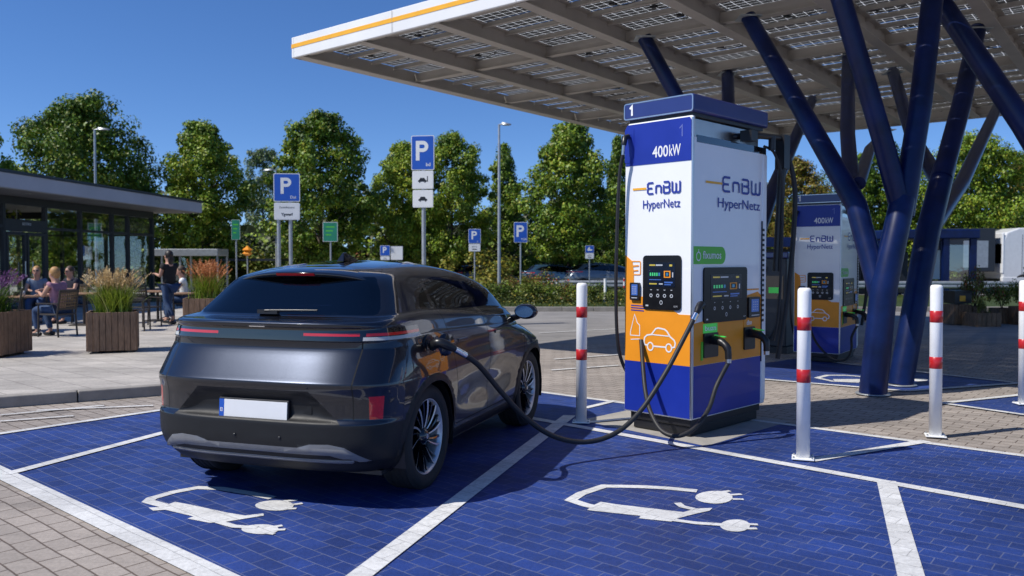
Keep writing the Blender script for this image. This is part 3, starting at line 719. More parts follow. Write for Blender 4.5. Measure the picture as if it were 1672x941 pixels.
bollard(949,692,'red and white bollard between the parked car and the charging station')
bollard(1311,752,'tall red and white bollard nearest the camera, right of the first station')
bollard(1527,715,'red and white bollard right of the blue canopy columns')
bollard(1671,662,'red and white bollard cut off by the right edge of the photo')

# ================================================================== CANOPY
H=5.0
P1=D(485,95,0.1); dz=ray(485,95); tt=(H-EYE)/dz.z; P1=Vector((dz.x*tt,dz.y*tt,0))
az=38.0; E1=Vector((math.sin(R(az)),math.cos(R(az)),0)); E2=Vector((E1.y,-E1.x,0)); E2=Vector((math.sin(R(128.5)),math.cos(R(128.5)),0)); E1=Vector((-E2.y,E2.x,0))
LEN1=13.7; LEN2=17.0
can=empty('canopy',(P1.x,P1.y,H),math.atan2(E2.y,E2.x),'large solar panel canopy with white and orange fascia over the charging stations','canopy')
# local x = along near edge (E2), local y = away (E1), z up from underside
TK=.34
b=MB(); b.bb(-.02,LEN2,-.05,0.0,.0,TK); b.bb(-.08,-.02,-.05,.14,.0,TK)
b.build('front_fascia','fascia_white',can,bevel=.01)
b=MB(); b.bb(-.081,LEN2,-.056,-.051,TK*.47,TK*.66); b.bb(-.086,-.081,-.05,.14,TK*.47,TK*.66); b.build('fascia_stripe','orange_stripe',can)
b=MB(); 
for k in range(1,8): b.bb(k*2.35,k*2.35+.006,-.0585,-.0565,0.01,TK-.01)
b.build('fascia_joint','beam',can)
b=MB(); b.bb(-.06,-.0,.14,LEN1,.02,.26); b.bb(-.06,.16,.0,LEN1,.0,.02); b.build('side_edge','beam',can)
b=MB(); b.bb(-.0,LEN2,LEN1-.10,LEN1,.0,.40); b.build('rear_edge','beam',can)
nb=int(LEN2/1.57)
for i in range(1,nb+1):
    x=i*1.57; b=MB(); b.bb(x-.09,x+.09,.02,LEN1-.11,.0,.015); b.bb(x-.006,x+.006,.02,LEN1-.11,.016,.235); b.bb(x-.09,x+.09,.02,LEN1-.11,.236,.25)
    b.build('main_beam','beam',can)
maj=LEN1/5
for j in range(0,6):
    y=min(max(j*maj,.10),LEN1-.2)
    b=MB(); b.bb(.02,LEN2-.02,y-.055,y+.055,.045,.058); b.bb(.02,LEN2-.02,y-.005,y+.005,.059,.22); b.build('cross_beam','beam',can)
for j in range(5):
    for k in range(1,5):
        b=MB(); y=j*maj+k*maj/5; b.bb(.02,LEN2-.02,y-.024,y+.024,.185,.195); b.bb(.02,LEN2-.02,y-.004,y+.004,.196,.255); b.build('purlin','beam',can)
# solar modules, one part per bay of the frame
for i in range(nb+1):
    x0=i*1.57+.004; x1=min((i+1)*1.57-.004,LEN2-.02)
    if x1-x0<.3: continue
    for jj in range(5):
        b=MB()
        for j in range(jj*5,jj*5+5):
            y0=j*maj/5+.004; y1=(j+1)*maj/5-.004
            tl=random.uniform(-.006,.006); b.add([(x0,y0,.268+tl),(x1,y0,.268),(x1,y1,.268+tl),(x0,y1,.268-tl)],[(0,3,2,1)])
        b.build('solar_panel','solar',can)
nj=0
for i in range(nb+1):
    for j in range(25):
        if random.random()<.4 and nj<95:
            nj+=1; x=i*1.57+random.uniform(.2,1.2); y=j*maj/5+random.uniform(.15,.4)
            b=MB(); b.box((x,y,.248),(.10,.07,.02)); b.tube(smooth_path([(x,y,.24),(x+.2,y+.03,.205),(x+.45,y,.24)],3),.006,4); b.build('junction_box','black',can)
# branching columns
def Dz(px,py,z): 
    d=ray(px,py); t=(z-EYE)/d.z; return Vector((d.x*t,d.y*t,z))
def top(px,py): return Dz(px,py,H+.01)
def column(base, limbs, label, r=.15):
    t=empty('canopy_column',base,0,label,'column')
    o=Vector(base)
    b=MB(); b.lathe([(.0001,.012),(.19,.012),(.20,.018),(.19,.026),(.0001,.026)],32); b.build('base_collar','galv',t)
    for k,(name,pts,rr) in enumerate(limbs):
        b=MB(); b.tube([p-o for p in pts],rr,28); ob=b.build(name,'navy',t)
        if name=='branch':
            e_=pts[-1]-o; p0=pts[-2]-o; dn=(p0-e_).normalized(); q=e_+Vector((0,0,0)); rr2=(rr[-1] if isinstance(rr,(list,tuple)) else rr)
            b=MB(); b.tube([q,q+dn*.34],rr2*.62,16); b.box((q.x,q.y,-.012+q.z),(.30,.30,.02)); b.build('bracket','galv',ob)
    return t
b1=G(1425,645); b1.z=.0
f1=D(1443,470,9.75); f1b=D(1474,325,10.0)
elb=D(1388,312,10.3)
def short(p,q,s=.30): return q+(p-q).normalized()*s
def limb(pts): 
    q=list(pts); q[-1]=short(q[-2],q[-1]); return q
def brn(pts,rr): return ('branch',pts,rr)
column(b1,[('trunk',[b1,f1,f1b],[.158,.152,.145]),
  brn([f1+Vector((.0,0,-.25)),D(1398,335,10.2),top(1222,28)],[.125,.13,.105]),
  brn([D(1392,325,10.25),D(1384,220,11.6),top(1385,92)],.10),
  brn([D(1402,300,10.4),D(1420,245,13.0),top(1450,212)],.085),
  brn([f1b+Vector((0,0,-.2)),D(1440,225,10.0),top(1362,-40)],[.125,.12,.115]),
  brn([f1b+Vector((0,0,-.2)),D(1503,170,10.1),top(1525,-25)],[.135,.13,.125])],
  'leaning dark blue steel column with several branches, nearer of the two behind the tall bollard')
b2=G(1470,630)
f2=D(1515,380,10.8)
column(b2,[('trunk',[b2,f2,D(1543,270,11.1)],[.15,.15,.14]),
  brn([D(1538,290,11.0),D(1570,170,11.5),top(1596,48)],[.13,.125,.115]),
  brn([f2,D(1570,300,12.8),top(1632,168)],[.12,.11,.10]),
  brn([D(1535,300,11.0),D(1490,225,12.6),top(1458,118)],[.11,.10,.10])],
  'dark blue steel column standing just behind the nearest one, its branches leaning right')
b3=G(1200,585); b3=Vector((D(1205,500,12.4).x,12.4,0))
f3=Vector((b3.x+.02,b3.y+.05,2.3))
column(b3,[('trunk',[b3,f3],.15),brn([f3,D(1150,240,12.4),top(1052,62)],.11),brn([f3,D(1190,200,13.6),top(1188,120)],.11),
  brn([D(1225,420,12.8),D(1262,310,14.3),top(1326,163)],[.12,.12,.10])],'dark blue steel column hidden behind the first charging station, branches spreading above it')
b4=Vector((7.3,9.9,0)); f4=Vector((7.15,9.95,1.6))
column(b4,[('trunk',[b4,f4],.15),brn([f4,D(1672,205,10.3),top(1532,-2)],[.13,.14,.125]),brn([f4,Vector((8.2,10.2,3.4)),Vector((8.6,10.3,H))],.12)],
  'dark blue steel branch crossing the top right corner, its column outside the frame')
# ================================================================== THE PARKED CAR
def pchip(xs, ys, x):
    xs=np.array(xs,float); ys=np.array(ys,float); h=np.diff(xs); d=np.diff(ys)/h; m=np.zeros_like(ys)
    for i in range(1,len(xs)-1):
        if d[i-1]*d[i]>0: m[i]=2*d[i-1]*d[i]/(d[i-1]+d[i])
    m[0]=d[0]; m[-1]=d[-1]
    i=np.clip(np.searchsorted(xs,x)-1,0,len(xs)-2); t=(x-xs[i])/h[i]
    return (2*t**3-3*t**2+1)*ys[i]+(t**3-2*t**2+t)*h[i]*m[i]+(-2*t**3+3*t**2)*ys[i+1]+(t**3-t**2)*h[i]*m[i+1]
KEYS=[ # z, yr, yf, w, cr, nr, cf, nf
(.20,-.42,2.95,.66,.35,3.4,.5,3),(.235,-.64,3.06,.84,.40,3.6,.6,2.6),(.31,-.715,3.12,.905,.42,3.6,.65,2.5),(.335,-.745,3.13,.912,.42,3.6,.65,2.5),(.45,-.785,3.16,.935,.44,3.6,.65,2.5),(.565,-.785,3.17,.943,.45,3.6,.65,2.5),
(.60,-.762,3.17,.945,.45,3.6,.65,2.5),(.72,-.766,3.16,.95,.46,3.6,.66,2.4),(.805,-.788,3.12,.95,.47,3.6,.68,2.4),(.822,-.788,3.09,.948,.47,3.6,.7,2.4),(.836,-.780,3.08,.947,.47,3.6,.7,2.4),(.93,-.722,2.84,.938,.48,3.6,.75,2.4),
(1.025,-.664,2.56,.920,.48,3.6,.72,2.5),(1.037,-.660,2.52,.917,.48,3.6,.7,2.5),(1.078,-.662,2.42,.905,.48,3.6,.6,2.8),(1.085,-.678,2.40,.900,.48,3.6,.6,2.8),(1.165,-.672,2.29,.872,.48,3.6,.5,3),(1.172,-.690,2.28,.868,.48,3.6,.5,3),
(1.195,-.700,2.24,.852,.48,3.6,.5,3),(1.207,-.680,2.22,.840,.48,3.7,.48,3.2),(1.214,-.58,2.20,.830,.46,3.9,.46,3.2),(1.224,-.47,2.18,.812,.44,4.2,.46,3.2),(1.26,-.425,2.12,.790,.43,4.3,.46,3.2),(1.36,-.32,1.95,.735,.42,4.3,.45,3.2),
(1.455,-.235,1.70,.672,.42,4.2,.45,3),(1.505,-.17,1.50,.628,.45,3.6,.45,2.8),(1.55,.0,1.28,.555,.50,2.9,.45,2.5),(1.583,.24,1.08,.45,.5,2.4,.45,2.3),(1.603,.50,.93,.30,.3,2.1,.3,2.1),(1.610,.62,.80,.12,.1,2,.1,2)]
CARS={}
def car_shell(sub=4, NR=16, NS=22, NF=12):
    K=np.array(KEYS); s=np.arange(len(K)); ss=np.linspace(0,len(K)-1,(len(K)-1)*sub+1)
    V=[pchip(s,K[:,j],ss) for j in range(8)]
    rows=[]
    for i in range(len(ss)):
        z,yr,yf,w,cr,nr,cf,nf=[v[i] for v in V]
        pts=[]
        for k in range(NR):
            ph=math.pi/2*(1-k/NR)
            x=w*max(0,math.cos(ph))**(2/nr) if k else 0.; y=yr+cr*(1-math.sin(ph)**(2/nr)); pts.append((x,y))
        for k in range(NS):
            t=k/NS; pts.append((w,yr+cr+(yf-cf-yr-cr)*t))
        for k in range(NF+1):
            ph=math.pi/2*k/NF
            x=w*max(0,math.cos(ph))**(2/nf) if k<NF else 0.; y=yf-cf*(1-math.sin(ph)**(2/nf)); pts.append((x,y))
        row=[]
        for x,y in pts:
            fx=x/max(w,1e-6)
            # belt rises to the rear, doors tuck in, haunches swell
            bz=math.exp(-((z-1.16)/.13)**2); dz=bz*(.045*(.75-min(max(y,-.2),2.3))) if y>-.25 else bz*.0
            if y<=.75 and y>-.6: dz=bz*.045*(.75-max(y,-.6))*max(0,min(1,(y+.5)/.6))
            dx=0
            if 0<z<1.2:
                by=math.exp(-((y-1.17)/.62)**4); dx-=.035*by*math.exp(-((z-.56)/.17)**2)*fx
                hz=math.exp(-((z-.80)/.26)**2); dx+=.022*fx*hz*(math.exp(-((y-.02)/.42)**2)+math.exp(-((y-2.36)/.42)**2))
                dx-=.012*by*math.exp(-((z-.92)/.05)**2)*fx
            # slight plan taper at the sides
            x2=x*(1-.012*((y-1.1)/1.2)**2*(1 if abs(y-1.1)<2.2 else 0))+dx
            row.append(Vector((x2,y,z+dz)))
        rows.append(row)
    return rows
def convex_cut(bm, tagl, poly, ax, filt, val, mark=True):
    """imprint a convex outline (2D, along axis ax) on the shell and tag what lies inside"""
    i0,i1=[(1,2),(0,2),(0,1)][ax]
    lo=[min(p[k] for p in poly) for k in (0,1)]; hi=[max(p[k] for p in poly) for k in (0,1)]
    cx=sum(p[0] for p in poly)/len(poly); cy=sum(p[1] for p in poly)/len(poly)
    n=len(poly)
    def near(f):
        if not filt(f): return False
        us=[v.co[i0] for v in f.verts]; vs=[v.co[i1] for v in f.verts]
        return max(us)>=lo[0]-1e-5 and min(us)<=hi[0]+1e-5 and max(vs)>=lo[1]-1e-5 and min(vs)<=hi[1]+1e-5
    for k in range(n):
        a=poly[k]; b=poly[(k+1)%n]; du,dv=b[0]-a[0],b[1]-a[1]
        no=[0,0,0]; no[i0]=dv; no[i1]=-du; co=[0,0,0]; co[i0]=a[0]; co[i1]=a[1]
        no=Vector(no).normalized(); co=Vector(co)
        fs=[f for f in bm.faces if near(f)]
        # only faces actually straddling this edge's plane
        st=[]
        for f in fs:
            ds=[(v.co-co).dot(no) for v in f.verts]
            if min(ds)<-1e-5 and max(ds)>1e-5: st.append(f)
        if not st: continue
        geom=set(st)
        for f in st: geom.update(f.edges); geom.update(f.verts)
        bmesh.ops.bisect_plane(bm,geom=list(geom),dist=1e-5,plane_co=co,plane_no=no)
    if mark:
        for f in bm.faces:
            if not near(f): continue
            c=f.calc_center_median(); u,v=c[i0],c[i1]; ok=True
            for k in range(n):
                a=poly[k]; b=poly[(k+1)%n]
                cr=(b[0]-a[0])*(v-a[1])-(b[1]-a[1])*(u-a[0]); cc=(b[0]-a[0])*(cy-a[1])-(b[1]-a[1])*(cx-a[0])
                if cr*cc<0: ok=False; break
            if ok: f[tagl]=val(f) if callable(val) else val
def circle(c,r,n=36): return [(c[0]+r*math.cos(2*math.pi*k/n),c[1]+r*math.sin(2*math.pi*k/n)) for k in range(n)]
WB=2.35; WR=.368; ARCH=.405
def build_car(name, loc, rz, label, cat, paint='paint', group=None, full=True):
    t=empty(name,loc,rz,label,cat,group)
    key='full' if full else 'lite'
    rows=car_shell(4 if full else 2, 16 if full else 8, 22 if full else 10, 12 if full else 6)
    bm=bmesh.new(); nL=len(rows); nP=len(rows[0]); grid={}
    for i in range(nL):
        for j in range(nP):
            p=rows[i][j]; grid[i,j,1]=bm.verts.new(p)
            grid[i,j,-1]=grid[i,j,1] if (j==0 or j==nP-1) else bm.verts.new((-p.x,p.y,p.z))
    for i in range(nL-1):
        for j in range(nP-1):
            for sgn in (1,-1):
                q=[grid[i,j,sgn],grid[i,j+1,sgn],grid[i+1,j+1,sgn],grid[i+1,j,sgn]]
                try: bm.faces.new(q if sgn==1 else q[::-1])
                except ValueError: pass
    for j in range(nP-1):
        for i_ in (0,nL-1):
            vs=[grid[i_,j,1],grid[i_,j+1,1],grid[i_,j+1,-1],grid[i_,j,-1]]; u=[]
            for v in vs:
                if v not in u: u.append(v)
            if len(u)>2: bm.faces.new(u if i_==0 else u)
    bmesh.ops.remove_doubles(bm,verts=bm.verts,dist=1e-5)
    bmesh.ops.recalc_face_normals(bm,faces=bm.faces)
    for f in bm.faces: f.smooth=True
    T=bm.faces.layers.int.new('part')
    side=lambda f: abs(f.normal.x)>.25 and abs(f.calc_center_median().x)>.40
    rear=lambda f: f.calc_center_median().y<.22 and f.normal.y<-.12 and f.normal.z>-.9
    front=lambda f: f.calc_center_median().y>1.2 and f.normal.y>.05
    P_BODY,P_RW,P_SW,P_TRIM,P_BAR,P_RED,P_PLAS,P_INS,P_WS,P_DEL,P_ROOF,P_GAP,P_LENS,P_REFL,P_ARCH,P_HEAD=range(16)
    ap=lambda poly,ax,fl,val:convex_cut(bm,T,poly,ax,fl,val)
    # plastic lower body all round
    ap([(-1,.19),(1,.19),(1,.565),(-1,.565)],1,lambda f:f.calc_center_median().y<-.22 and f.normal.z>-2,P_PLAS)
    ap([(-.30,.19),(3.3,.19),(3.3,.335),(-.30,.335)],0,side,P_PLAS)
    if full:
        # plate recess area on the tailgate
        ap([(-.64,.565),(.64,.565),(.50,.70),(.42,.775),(-.42,.775),(-.50,.70)],1,rear,P_PLAS)
        # silver lower insert: a band with raised ends
        ap([(-.70,.322),(.70,.322),(.70,.338),(-.70,.338)],1,rear,P_INS)
        ap([(-.34,.368),(.34,.368),(.34,.412),(-.34,.412)],1,rear,P_INS)
        for s in (1,-1):
            ap([(s*.34,.368),(s*.43,.368),(s*.43,.438),(s*.34,.412)],1,rear,P_INS)
            ap([(s*.43,.368),(s*.56,.368),(s*.56,.444),(s*.43,.438)],1,rear,P_INS)
            ap([(s*.56,.368),(s*.74,.330),(s*.80,.330),(s*.66,.425),(s*.56,.444)],1,rear,P_INS)
    # light bar
    wide=lambda f: f.calc_center_median().y<-.12 and abs(f.normal.z)<.9
    ap([(-1,1.088),(1,1.088),(1,1.165),(-1,1.165)],1,wide,P_BAR)
    for s in (1,-1):
        q=lambda a,b,c,d:[(s*a,c),(s*b,c),(s*b,d),(s*a,d)]
        ap(q(.33,.70,1.118,1.136),1,wide,P_RED); ap(q(.735,.99,1.118,1.136),1,wide,P_RED)
        ap(q(.72,.90,1.090,1.112),1,wide,P_LENS)
        ap([(s*.80,.60),(s*.865,.60),(s*.875,.745),(s*.80,.745)],1,lambda f:f.calc_center_median().y<-.2,P_REFL)
    # rear screen: black surround and glass
    ap([(-.80,1.222),(.80,1.222),(.82,1.25),(.765,1.36),(.70,1.47),(.61,1.535),(-.61,1.535),(-.70,1.47),(-.765,1.36),(-.82,1.25)],1,lambda f: f.calc_center_median().y<.02 and f.normal.y<-.12,P_TRIM)
    ap([(-.68,1.238),(.68,1.238),(.705,1.250),(.70,1.28),(.635,1.40),(.575,1.475),(.55,1.49),(-.55,1.49),(-.575,1.475),(-.635,1.40),(-.70,1.28),(-.705,1.250)],1,rear,P_RW)
    # side windows
    dlo=[(.04,1.262),(2.30,1.045),(2.22,1.10),(1.98,1.235),(1.72,1.345),(1.42,1.425),(1.05,1.468),(.65,1.478),(.38,1.455),(.16,1.37)]
    ap(dlo,0,side,P_TRIM)
    ap([(.36,1.250),(1.14,1.180),(1.09,1.447),(.66,1.458),(.42,1.438)],0,side,P_SW)
    ap([(.12,1.272),(.30,1.256),(.36,1.410),(.20,1.345)],0,side,P_SW)
    ap([(1.22,1.172),(2.18,1.078),(1.94,1.222),(1.69,1.322),(1.42,1.398),(1.17,1.435)],0,side,P_SW)
    # windscreen and glass roof
    ap([(-.70,1.12),(.70,1.12),(.50,1.50),(-.50,1.50)],1,front,P_WS)
    ap([(-.42,.12),(.42,.12),(.42,1.25),(-.42,1.25)],2,lambda f:f.normal.z>.6 and f.calc_center_median().z>1.45,P_ROOF)
    ap([(-1,.62),(1,.62),(1,.74),(-1,.74)],1,lambda f: f.calc_center_median().y>2.75,P_HEAD)
    # shut lines
    if full:
        for s in (1,-1):
            ap([(s*.706,.60),(s*.714,.60),(s*.718,1.088),(s*.710,1.088)],1,rear,P_GAP)
        g=.0045
        def gl(a,b): 
            d=Vector(b)-Vector(a); n_=Vector((-d.y,d.x)).normalized()*g; a=Vector(a); b=Vector(b)
            ap([tuple(a-n_),tuple(b-n_),tuple(b+n_),tuple(a+n_)],0,side,P_GAP)
        gl((1.19,.37),(1.185,1.165)); gl((.47,.62),(.40,.85)); gl((.40,.85),(.34,1.24)); gl((.47,.62),(.47,.60)); gl((2.02,.37),(2.08,.80)); gl((2.08,.80),(2.14,1.055)); gl((.49,.37),(2.02,.37))
    # wheel arches
    for yc in (0,WB):
        ap(circle((yc,.36),ARCH+.052),0,lambda f:abs(f.calc_center_median().x)>.5 and abs(f.normal.x)>.2 and f.calc_center_median().z<.95,P_ARCH)
        ap(circle((yc,.36),ARCH),0,lambda f:abs(f.calc_center_median().x)>.45 and f.calc_center_median().z<.95,P_DEL)
    bmesh.ops.delete(bm,geom=[f for f in bm.faces if f[T]==P_DEL],context='FACES')
    bmesh.ops.delete(bm,geom=[f for f in bm.faces if f.calc_center_median().z<.205],context='FACES')
    # relief: push some regions in or out, only vertices wholly inside a region
    bm.normal_update()
    def shift(val,dist):
        sel=set()
        for v in bm.verts:
            if v.link_faces and all(f[T] in (val if isinstance(val,tuple) else (val,)) for f in v.link_faces): sel.add(v)
        mv=[(v,v.normal.copy()) for v in sel]
        for v,nn in mv: v.co+=nn*dist
    shift(P_INS,.011); shift(P_ARCH,.010); shift((P_RW,),-.004)
    for v in bm.verts:   # plate recess
        if v.co.y<-.5 and .58<v.co.z<.765 and all(f[T]==P_PLAS for f in v.link_faces):
            k=min(1,(.775-v.co.z)/.05)*min(1,(v.co.z-.56)/.06)*max(0,min(1,(.62-abs(v.co.x)-(v.co.z-.565)*.8)/.06)); v.co.y+=.035*max(0,k)
    bm.normal_update()
    norms={}
    bm.verts.index_update(); bm.verts.ensure_lookup_table()
    VN=[v.normal.copy() for v in bm.verts]; VC=[v.co.copy() for v in bm.verts]
    faces=[([v.index for v in f.verts],f[T],f.calc_center_median().copy()) for f in bm.faces]
    bm.free()
    def emit(nm, parts, m, parent, cond=lambda c:True, thick=0):
        fs=[f for f in faces if f[1] in parts and cond(f[2])]
        if not fs: return None
        mp={}; vs=[]; ns=[]; ff=[]; mi=[]
        for idx,p,_ in fs:
            r=[]
            for i in idx:
                if i not in mp: mp[i]=len(vs); vs.append(VC[i]); ns.append(VN[i])
                r.append(mp[i])
            ff.append(r); mi.append(1 if p==P_GAP else 0)
        me=bpy.data.meshes.new(nm); me.from_pydata(vs,[],ff)
        for x in ([m] if isinstance(m,str) else m): me.materials.append(M[x])
        if not isinstance(m,str): me.polygons.foreach_set('material_index',mi)
        me.polygons.foreach_set('use_smooth',[True]*len(ff)); me.update()
        me.normals_split_custom_set_from_vertices([tuple(n) for n in ns])
        o=bpy.data.objects.new(nm,me); COL.objects.link(o); o.parent=parent; return o
    body=emit('body',(P_BODY,P_GAP),[paint,'dark_gap'],t,lambda c:True)
    emit('rear_window',(P_RW,),'rear_glass',t)
    for s in (1,-1):
        cs=lambda c,s=s: c.x*s>0
        for lo_,hi_ in ((.0,.345),(.345,1.18),(1.18,2.4)): emit('side_window',(P_SW,),'car_glass',t,lambda c,s=s,lo_=lo_,hi_=hi_: c.x*s>0 and lo_<c.y<hi_)
        emit('window_frame',(P_TRIM,),'gloss_black',t,lambda c,s=s:c.x*s>0 and c.y>.02)
        lt=emit('tail_light',(P_RED,),'red_light',t,cs); emit('lens',(P_LENS,),'lamp_glass',lt,cs)
        emit('reflector',(P_REFL,),'reflector',t,cs)
        for lo_,hi_ in ((-1,1.2),(1.2,4)): emit('arch_trim',(P_ARCH,),'plastic',t,lambda c,s=s,lo_=lo_,hi_=hi_:c.x*s>0 and lo_<c.y<hi_)
        emit('headlight',(P_HEAD,),'lamp_glass',t,cs)
    emit('rear_window_surround',(P_TRIM,),'gloss_black',t,lambda c:c.y<=.02)
    emit('windscreen',(P_WS,),'car_glass',t); emit('light_bar',(P_BAR,),'gloss_black',t)
    emit('roof_glass',(P_ROOF,),'gloss_black',t)
    bp=emit('bumper',(P_PLAS,),'plastic',t,lambda c:c.y<-.3)
    for s in (1,-1): emit('side_sill',(P_PLAS,),'plastic',t,lambda c,s=s:-.3<=c.y<2.1 and c.x*s>0); emit('front_skirt',(P_PLAS,),'plastic',t,lambda c,s=s:c.y>=2.1 and c.x*s>0); emit('bumper_insert',(P_INS,),'insert',bp)
    # wheels
    def wheel(x,y,steer=0,s=1):
        w=empty('wheel',(x*s,y,WR)); w.parent=t; w.rotation_euler=(0,0,steer+(0 if s>0 else math.pi))
        W=.235
        b=MB(); pr=[(.262,-W/2+.02),(.285,-W/2),(.335,-W/2-.004),(.357,-W/2+.012),(.367,-W/2+.035)]
        for k in range(5):
            z=-W/2+.035+(W-.07)*k/4
            if k: pr+=[(.359,z-.006),(.359,z-.002)]
            pr+=[(.368,z+.002)]
        pr=[p for p in pr]; pr+=[(.367,W/2-.035),(.357,W/2-.012),(.335,W/2+.004),(.285,W/2),(.262,W/2-.02)]
        pr=sorted(pr,key=lambda p:p[1]) if False else pr
        b.lathe(pr,64 if full else 24,axis='X'); b.build('tyre','tyre',w)
        b=MB(); b.lathe([(.262,-.10),(.250,-.09),(.245,.06),(.258,.098),(.266,.100),(.272,.094)],64 if full else 24,axis='X',mi=1)
        b.lathe([(.0001,.02),(.10,.02),(.20,.015),(.246,.0)],32,axis='X',mi=0)
        if full:
            for k in range(10):
                a=2*math.pi*k/10; tw=.22
                def P(r,an,x): return (x,r*math.cos(a+an),r*math.sin(a+an))
                for (da,wd,m_) in ((0,.15,1),(.24,.06,0)):
                    i0,o0=.055,.262
                    n_=6; vs=[]; fs=[]
                    for q in range(n_+1):
                        r=i0+(o0-i0)*q/n_; an=da+tw*(q/n_)**1.2; hw=wd*(.8+.5*q/n_)*.5*(.10/(r+.06)) if m_ else wd*.5
                        xx=.070+.022*math.sin(q/n_*math.pi*.5)-(0 if m_ else .008)
                        vs+=[P(r,an-hw,xx),P(r,an+hw,xx-.004),P(r,an+hw,xx-.04),P(r,an-hw,xx-.04)]
                    for q in range(n_):
                        for e_ in range(4): fs.append((q*4+e_,q*4+(e_+1)%4,(q+1)*4+(e_+1)%4,(q+1)*4+e_))
                    c0=len(b.v); b.add(vs,fs,m_)
                    # dark flank of the spoke
                    for q in range(len(fs)):
                        if q%4!=0: b.m[len(b.f)-len(fs)+q]=0
        b.lathe([(.0001,.098),(.03,.098),(.036,.092),(.06,.080),(.062,.05)],24,axis='X',mi=0)
        b.lathe([(.0001,.0995),(.018,.0995)],16,axis='X',mi=1)
        ob=b.build('rim',['gloss_black','rim'],w)
        b=MB(); b.lathe([(.0001,-.01),(.17,-.01),(.17,-.03),(.0001,-.03)],32,axis='X'); b.build('brake_disc','silver',w)
        return w
    for yy,st in ((0,0),(WB,R(0))):
        for s in (1,-1): wheel(.802,yy,st,s)
    # wheel wells and floor
    b=MB()
    for yy in (0,WB):
        for s in (1,-1):
            vs=[];fs=[]; n_=20
            for k in range(n_+1):
                a=math.pi*(-.1+1.2*k/n_); 
                for x in (.45,.925 if yy else .925): vs.append((s*x,yy+(ARCH+.012)*math.cos(a),.36+(ARCH+.012)*math.sin(a)))
            for k in range(n_): fs.append((2*k,2*k+1,2*k+3,2*k+2))
            b.add(vs,fs,0,True)
            b.add([(s*.45,yy-.45,.2),(s*.45,yy+.45,.2),(s*.45,yy+.45,.8),(s*.45,yy-.45,.8)],[(0,1,2,3)])
    b.bb(-.80,.80,-.50,2.9,.205,.235); b.build('underbody','black',t)
    # door mirrors
    for s in (1,-1):
        b=MB(); c=Vector((s*1.02,1.93,1.14))
        b.sph(c,.1,18,10,sc=(1.15,.62,.72)); b.tube([(s*.86,1.98,1.07),(s*.93,1.96,1.09),(s*.99,1.94,1.12)],[.03,.028,.03],8)
        mo=b.build('wing_mirror','gloss_black',t)
        b=MB(); b.add([(s*1.02+.085*math.cos(a),1.93-.0635,1.14+.052*math.sin(a)) for a in [2*math.pi*k/18 for k in range(18)]],[tuple(range(18))]); b.build('mirror_glass','chrome',mo)
    if full:
        for s in (1,-1):
            for yy in (.52,1.36):
                b=MB(); b.box((s*.926,yy+.08,1.00-.0*yy),(.014,.19,.026)); b.build('door_handle',paint,t,bevel=.006)
        # spoiler
        rows_=[]; n_=28; b=MB(); vs=[]; fs=[]
        for k in range(n_+1):
            u=-1+2*k/n_; x=.60*u; dr=.075*abs(u)**3.0
            prof=[(.12,1.569-dr*1.0-.018*u*u),(-.06,1.556-dr-.016*u*u),(-.235+.11*u*u,1.528-dr-.010*u*u),(-.262+.13*u*u,1.515-dr),(-.245+.13*u*u,1.498-dr),(-.14+.10*u*u,1.484-dr*1.1)]
            vs+=[(x,p[0],p[1]) for p in prof]
        m_=len(prof)
        for k in range(n_):
            for j in range(m_-1): fs.append((k*m_+j,k*m_+j+1,(k+1)*m_+j+1,(k+1)*m_+j))
        b.add(vs,fs,0,True); sp=b.build('spoiler','gloss_black',t)
        b=MB()
        vs=[(-.155+.31*k/8,-.262+.075*((-.155+.31*k/8)/.615)**2-.004+dy,z) for k in range(9) for dy,z in ((0,1.517),(.012,1.499))]
        b.add(vs,[(2*k,2*k+1,2*k+3,2*k+2) for k in range(8)]); b.build('brake_light','reflector',sp)
        # wiper
        b=MB(); b.box((-.08,-.462,1.255),(.16,.03,.028),rz=0); b.tube([(-.10,-.47,1.262),(.12,-.462,1.268),(.30,-.452,1.27)],[.011,.008,.006],8); b.build('wiper','black',t)
        # aerial fin
        b=MB(); vs=[(0,.62,1.608),(.0,.46,1.668),(0,.42,1.668),(0,.36,1.605)]
        b.add([(0.028,.62,1.605),(.03,.36,1.60),(-.03,.36,1.60),(-.028,.62,1.605),(.006,.45,1.668),(.006,.41,1.668),(-.006,.41,1.668),(-.006,.45,1.668)],[(0,1,5,4),(1,2,6,5),(2,3,7,6),(3,0,4,7),(4,5,6,7)]); b.build('aerial_fin','gloss_black',t,bevel=.004)
        # number plate
        pl=empty('licence_plate',(0,-.756,.635)); pl.parent=t; pl.rotation_euler=(R(-4),0,0)
        b=MB(); b.bb(-.268,.268,.004,.030,-.075,.070); b.build('plate_holder','black',pl,bevel=.006)
        b=MB(); b.bb(-.222,.26,-.002,.003,-.055,.058); b.build('plate','plate_white',pl,bevel=.0015)
        b=MB(); b.bb(-.26,-.2225,-.002,.003,-.055,.058); b.build('country_band','sign_blue',pl)
        b=MB(); fr=lambda u,v,q:(u,-.0022-q,v); text(b,'EI',.035,fr,(-.241,-.012),.0015,bold=.01,sx=.8); text(b,'. SUIREN .',.014,lambda u,v,q:(u,.003-q,v),(.0,-.066),.0015); b.build('plate_lettering','logo_white',pl)
        # tow cover, sensors
        b=MB(); b.prism(rrect(.335,.42,.60,.675,.012,3),lambda u,v,q:(u,-.720-q,v),.003); b.build('tow_cover','plastic',t)
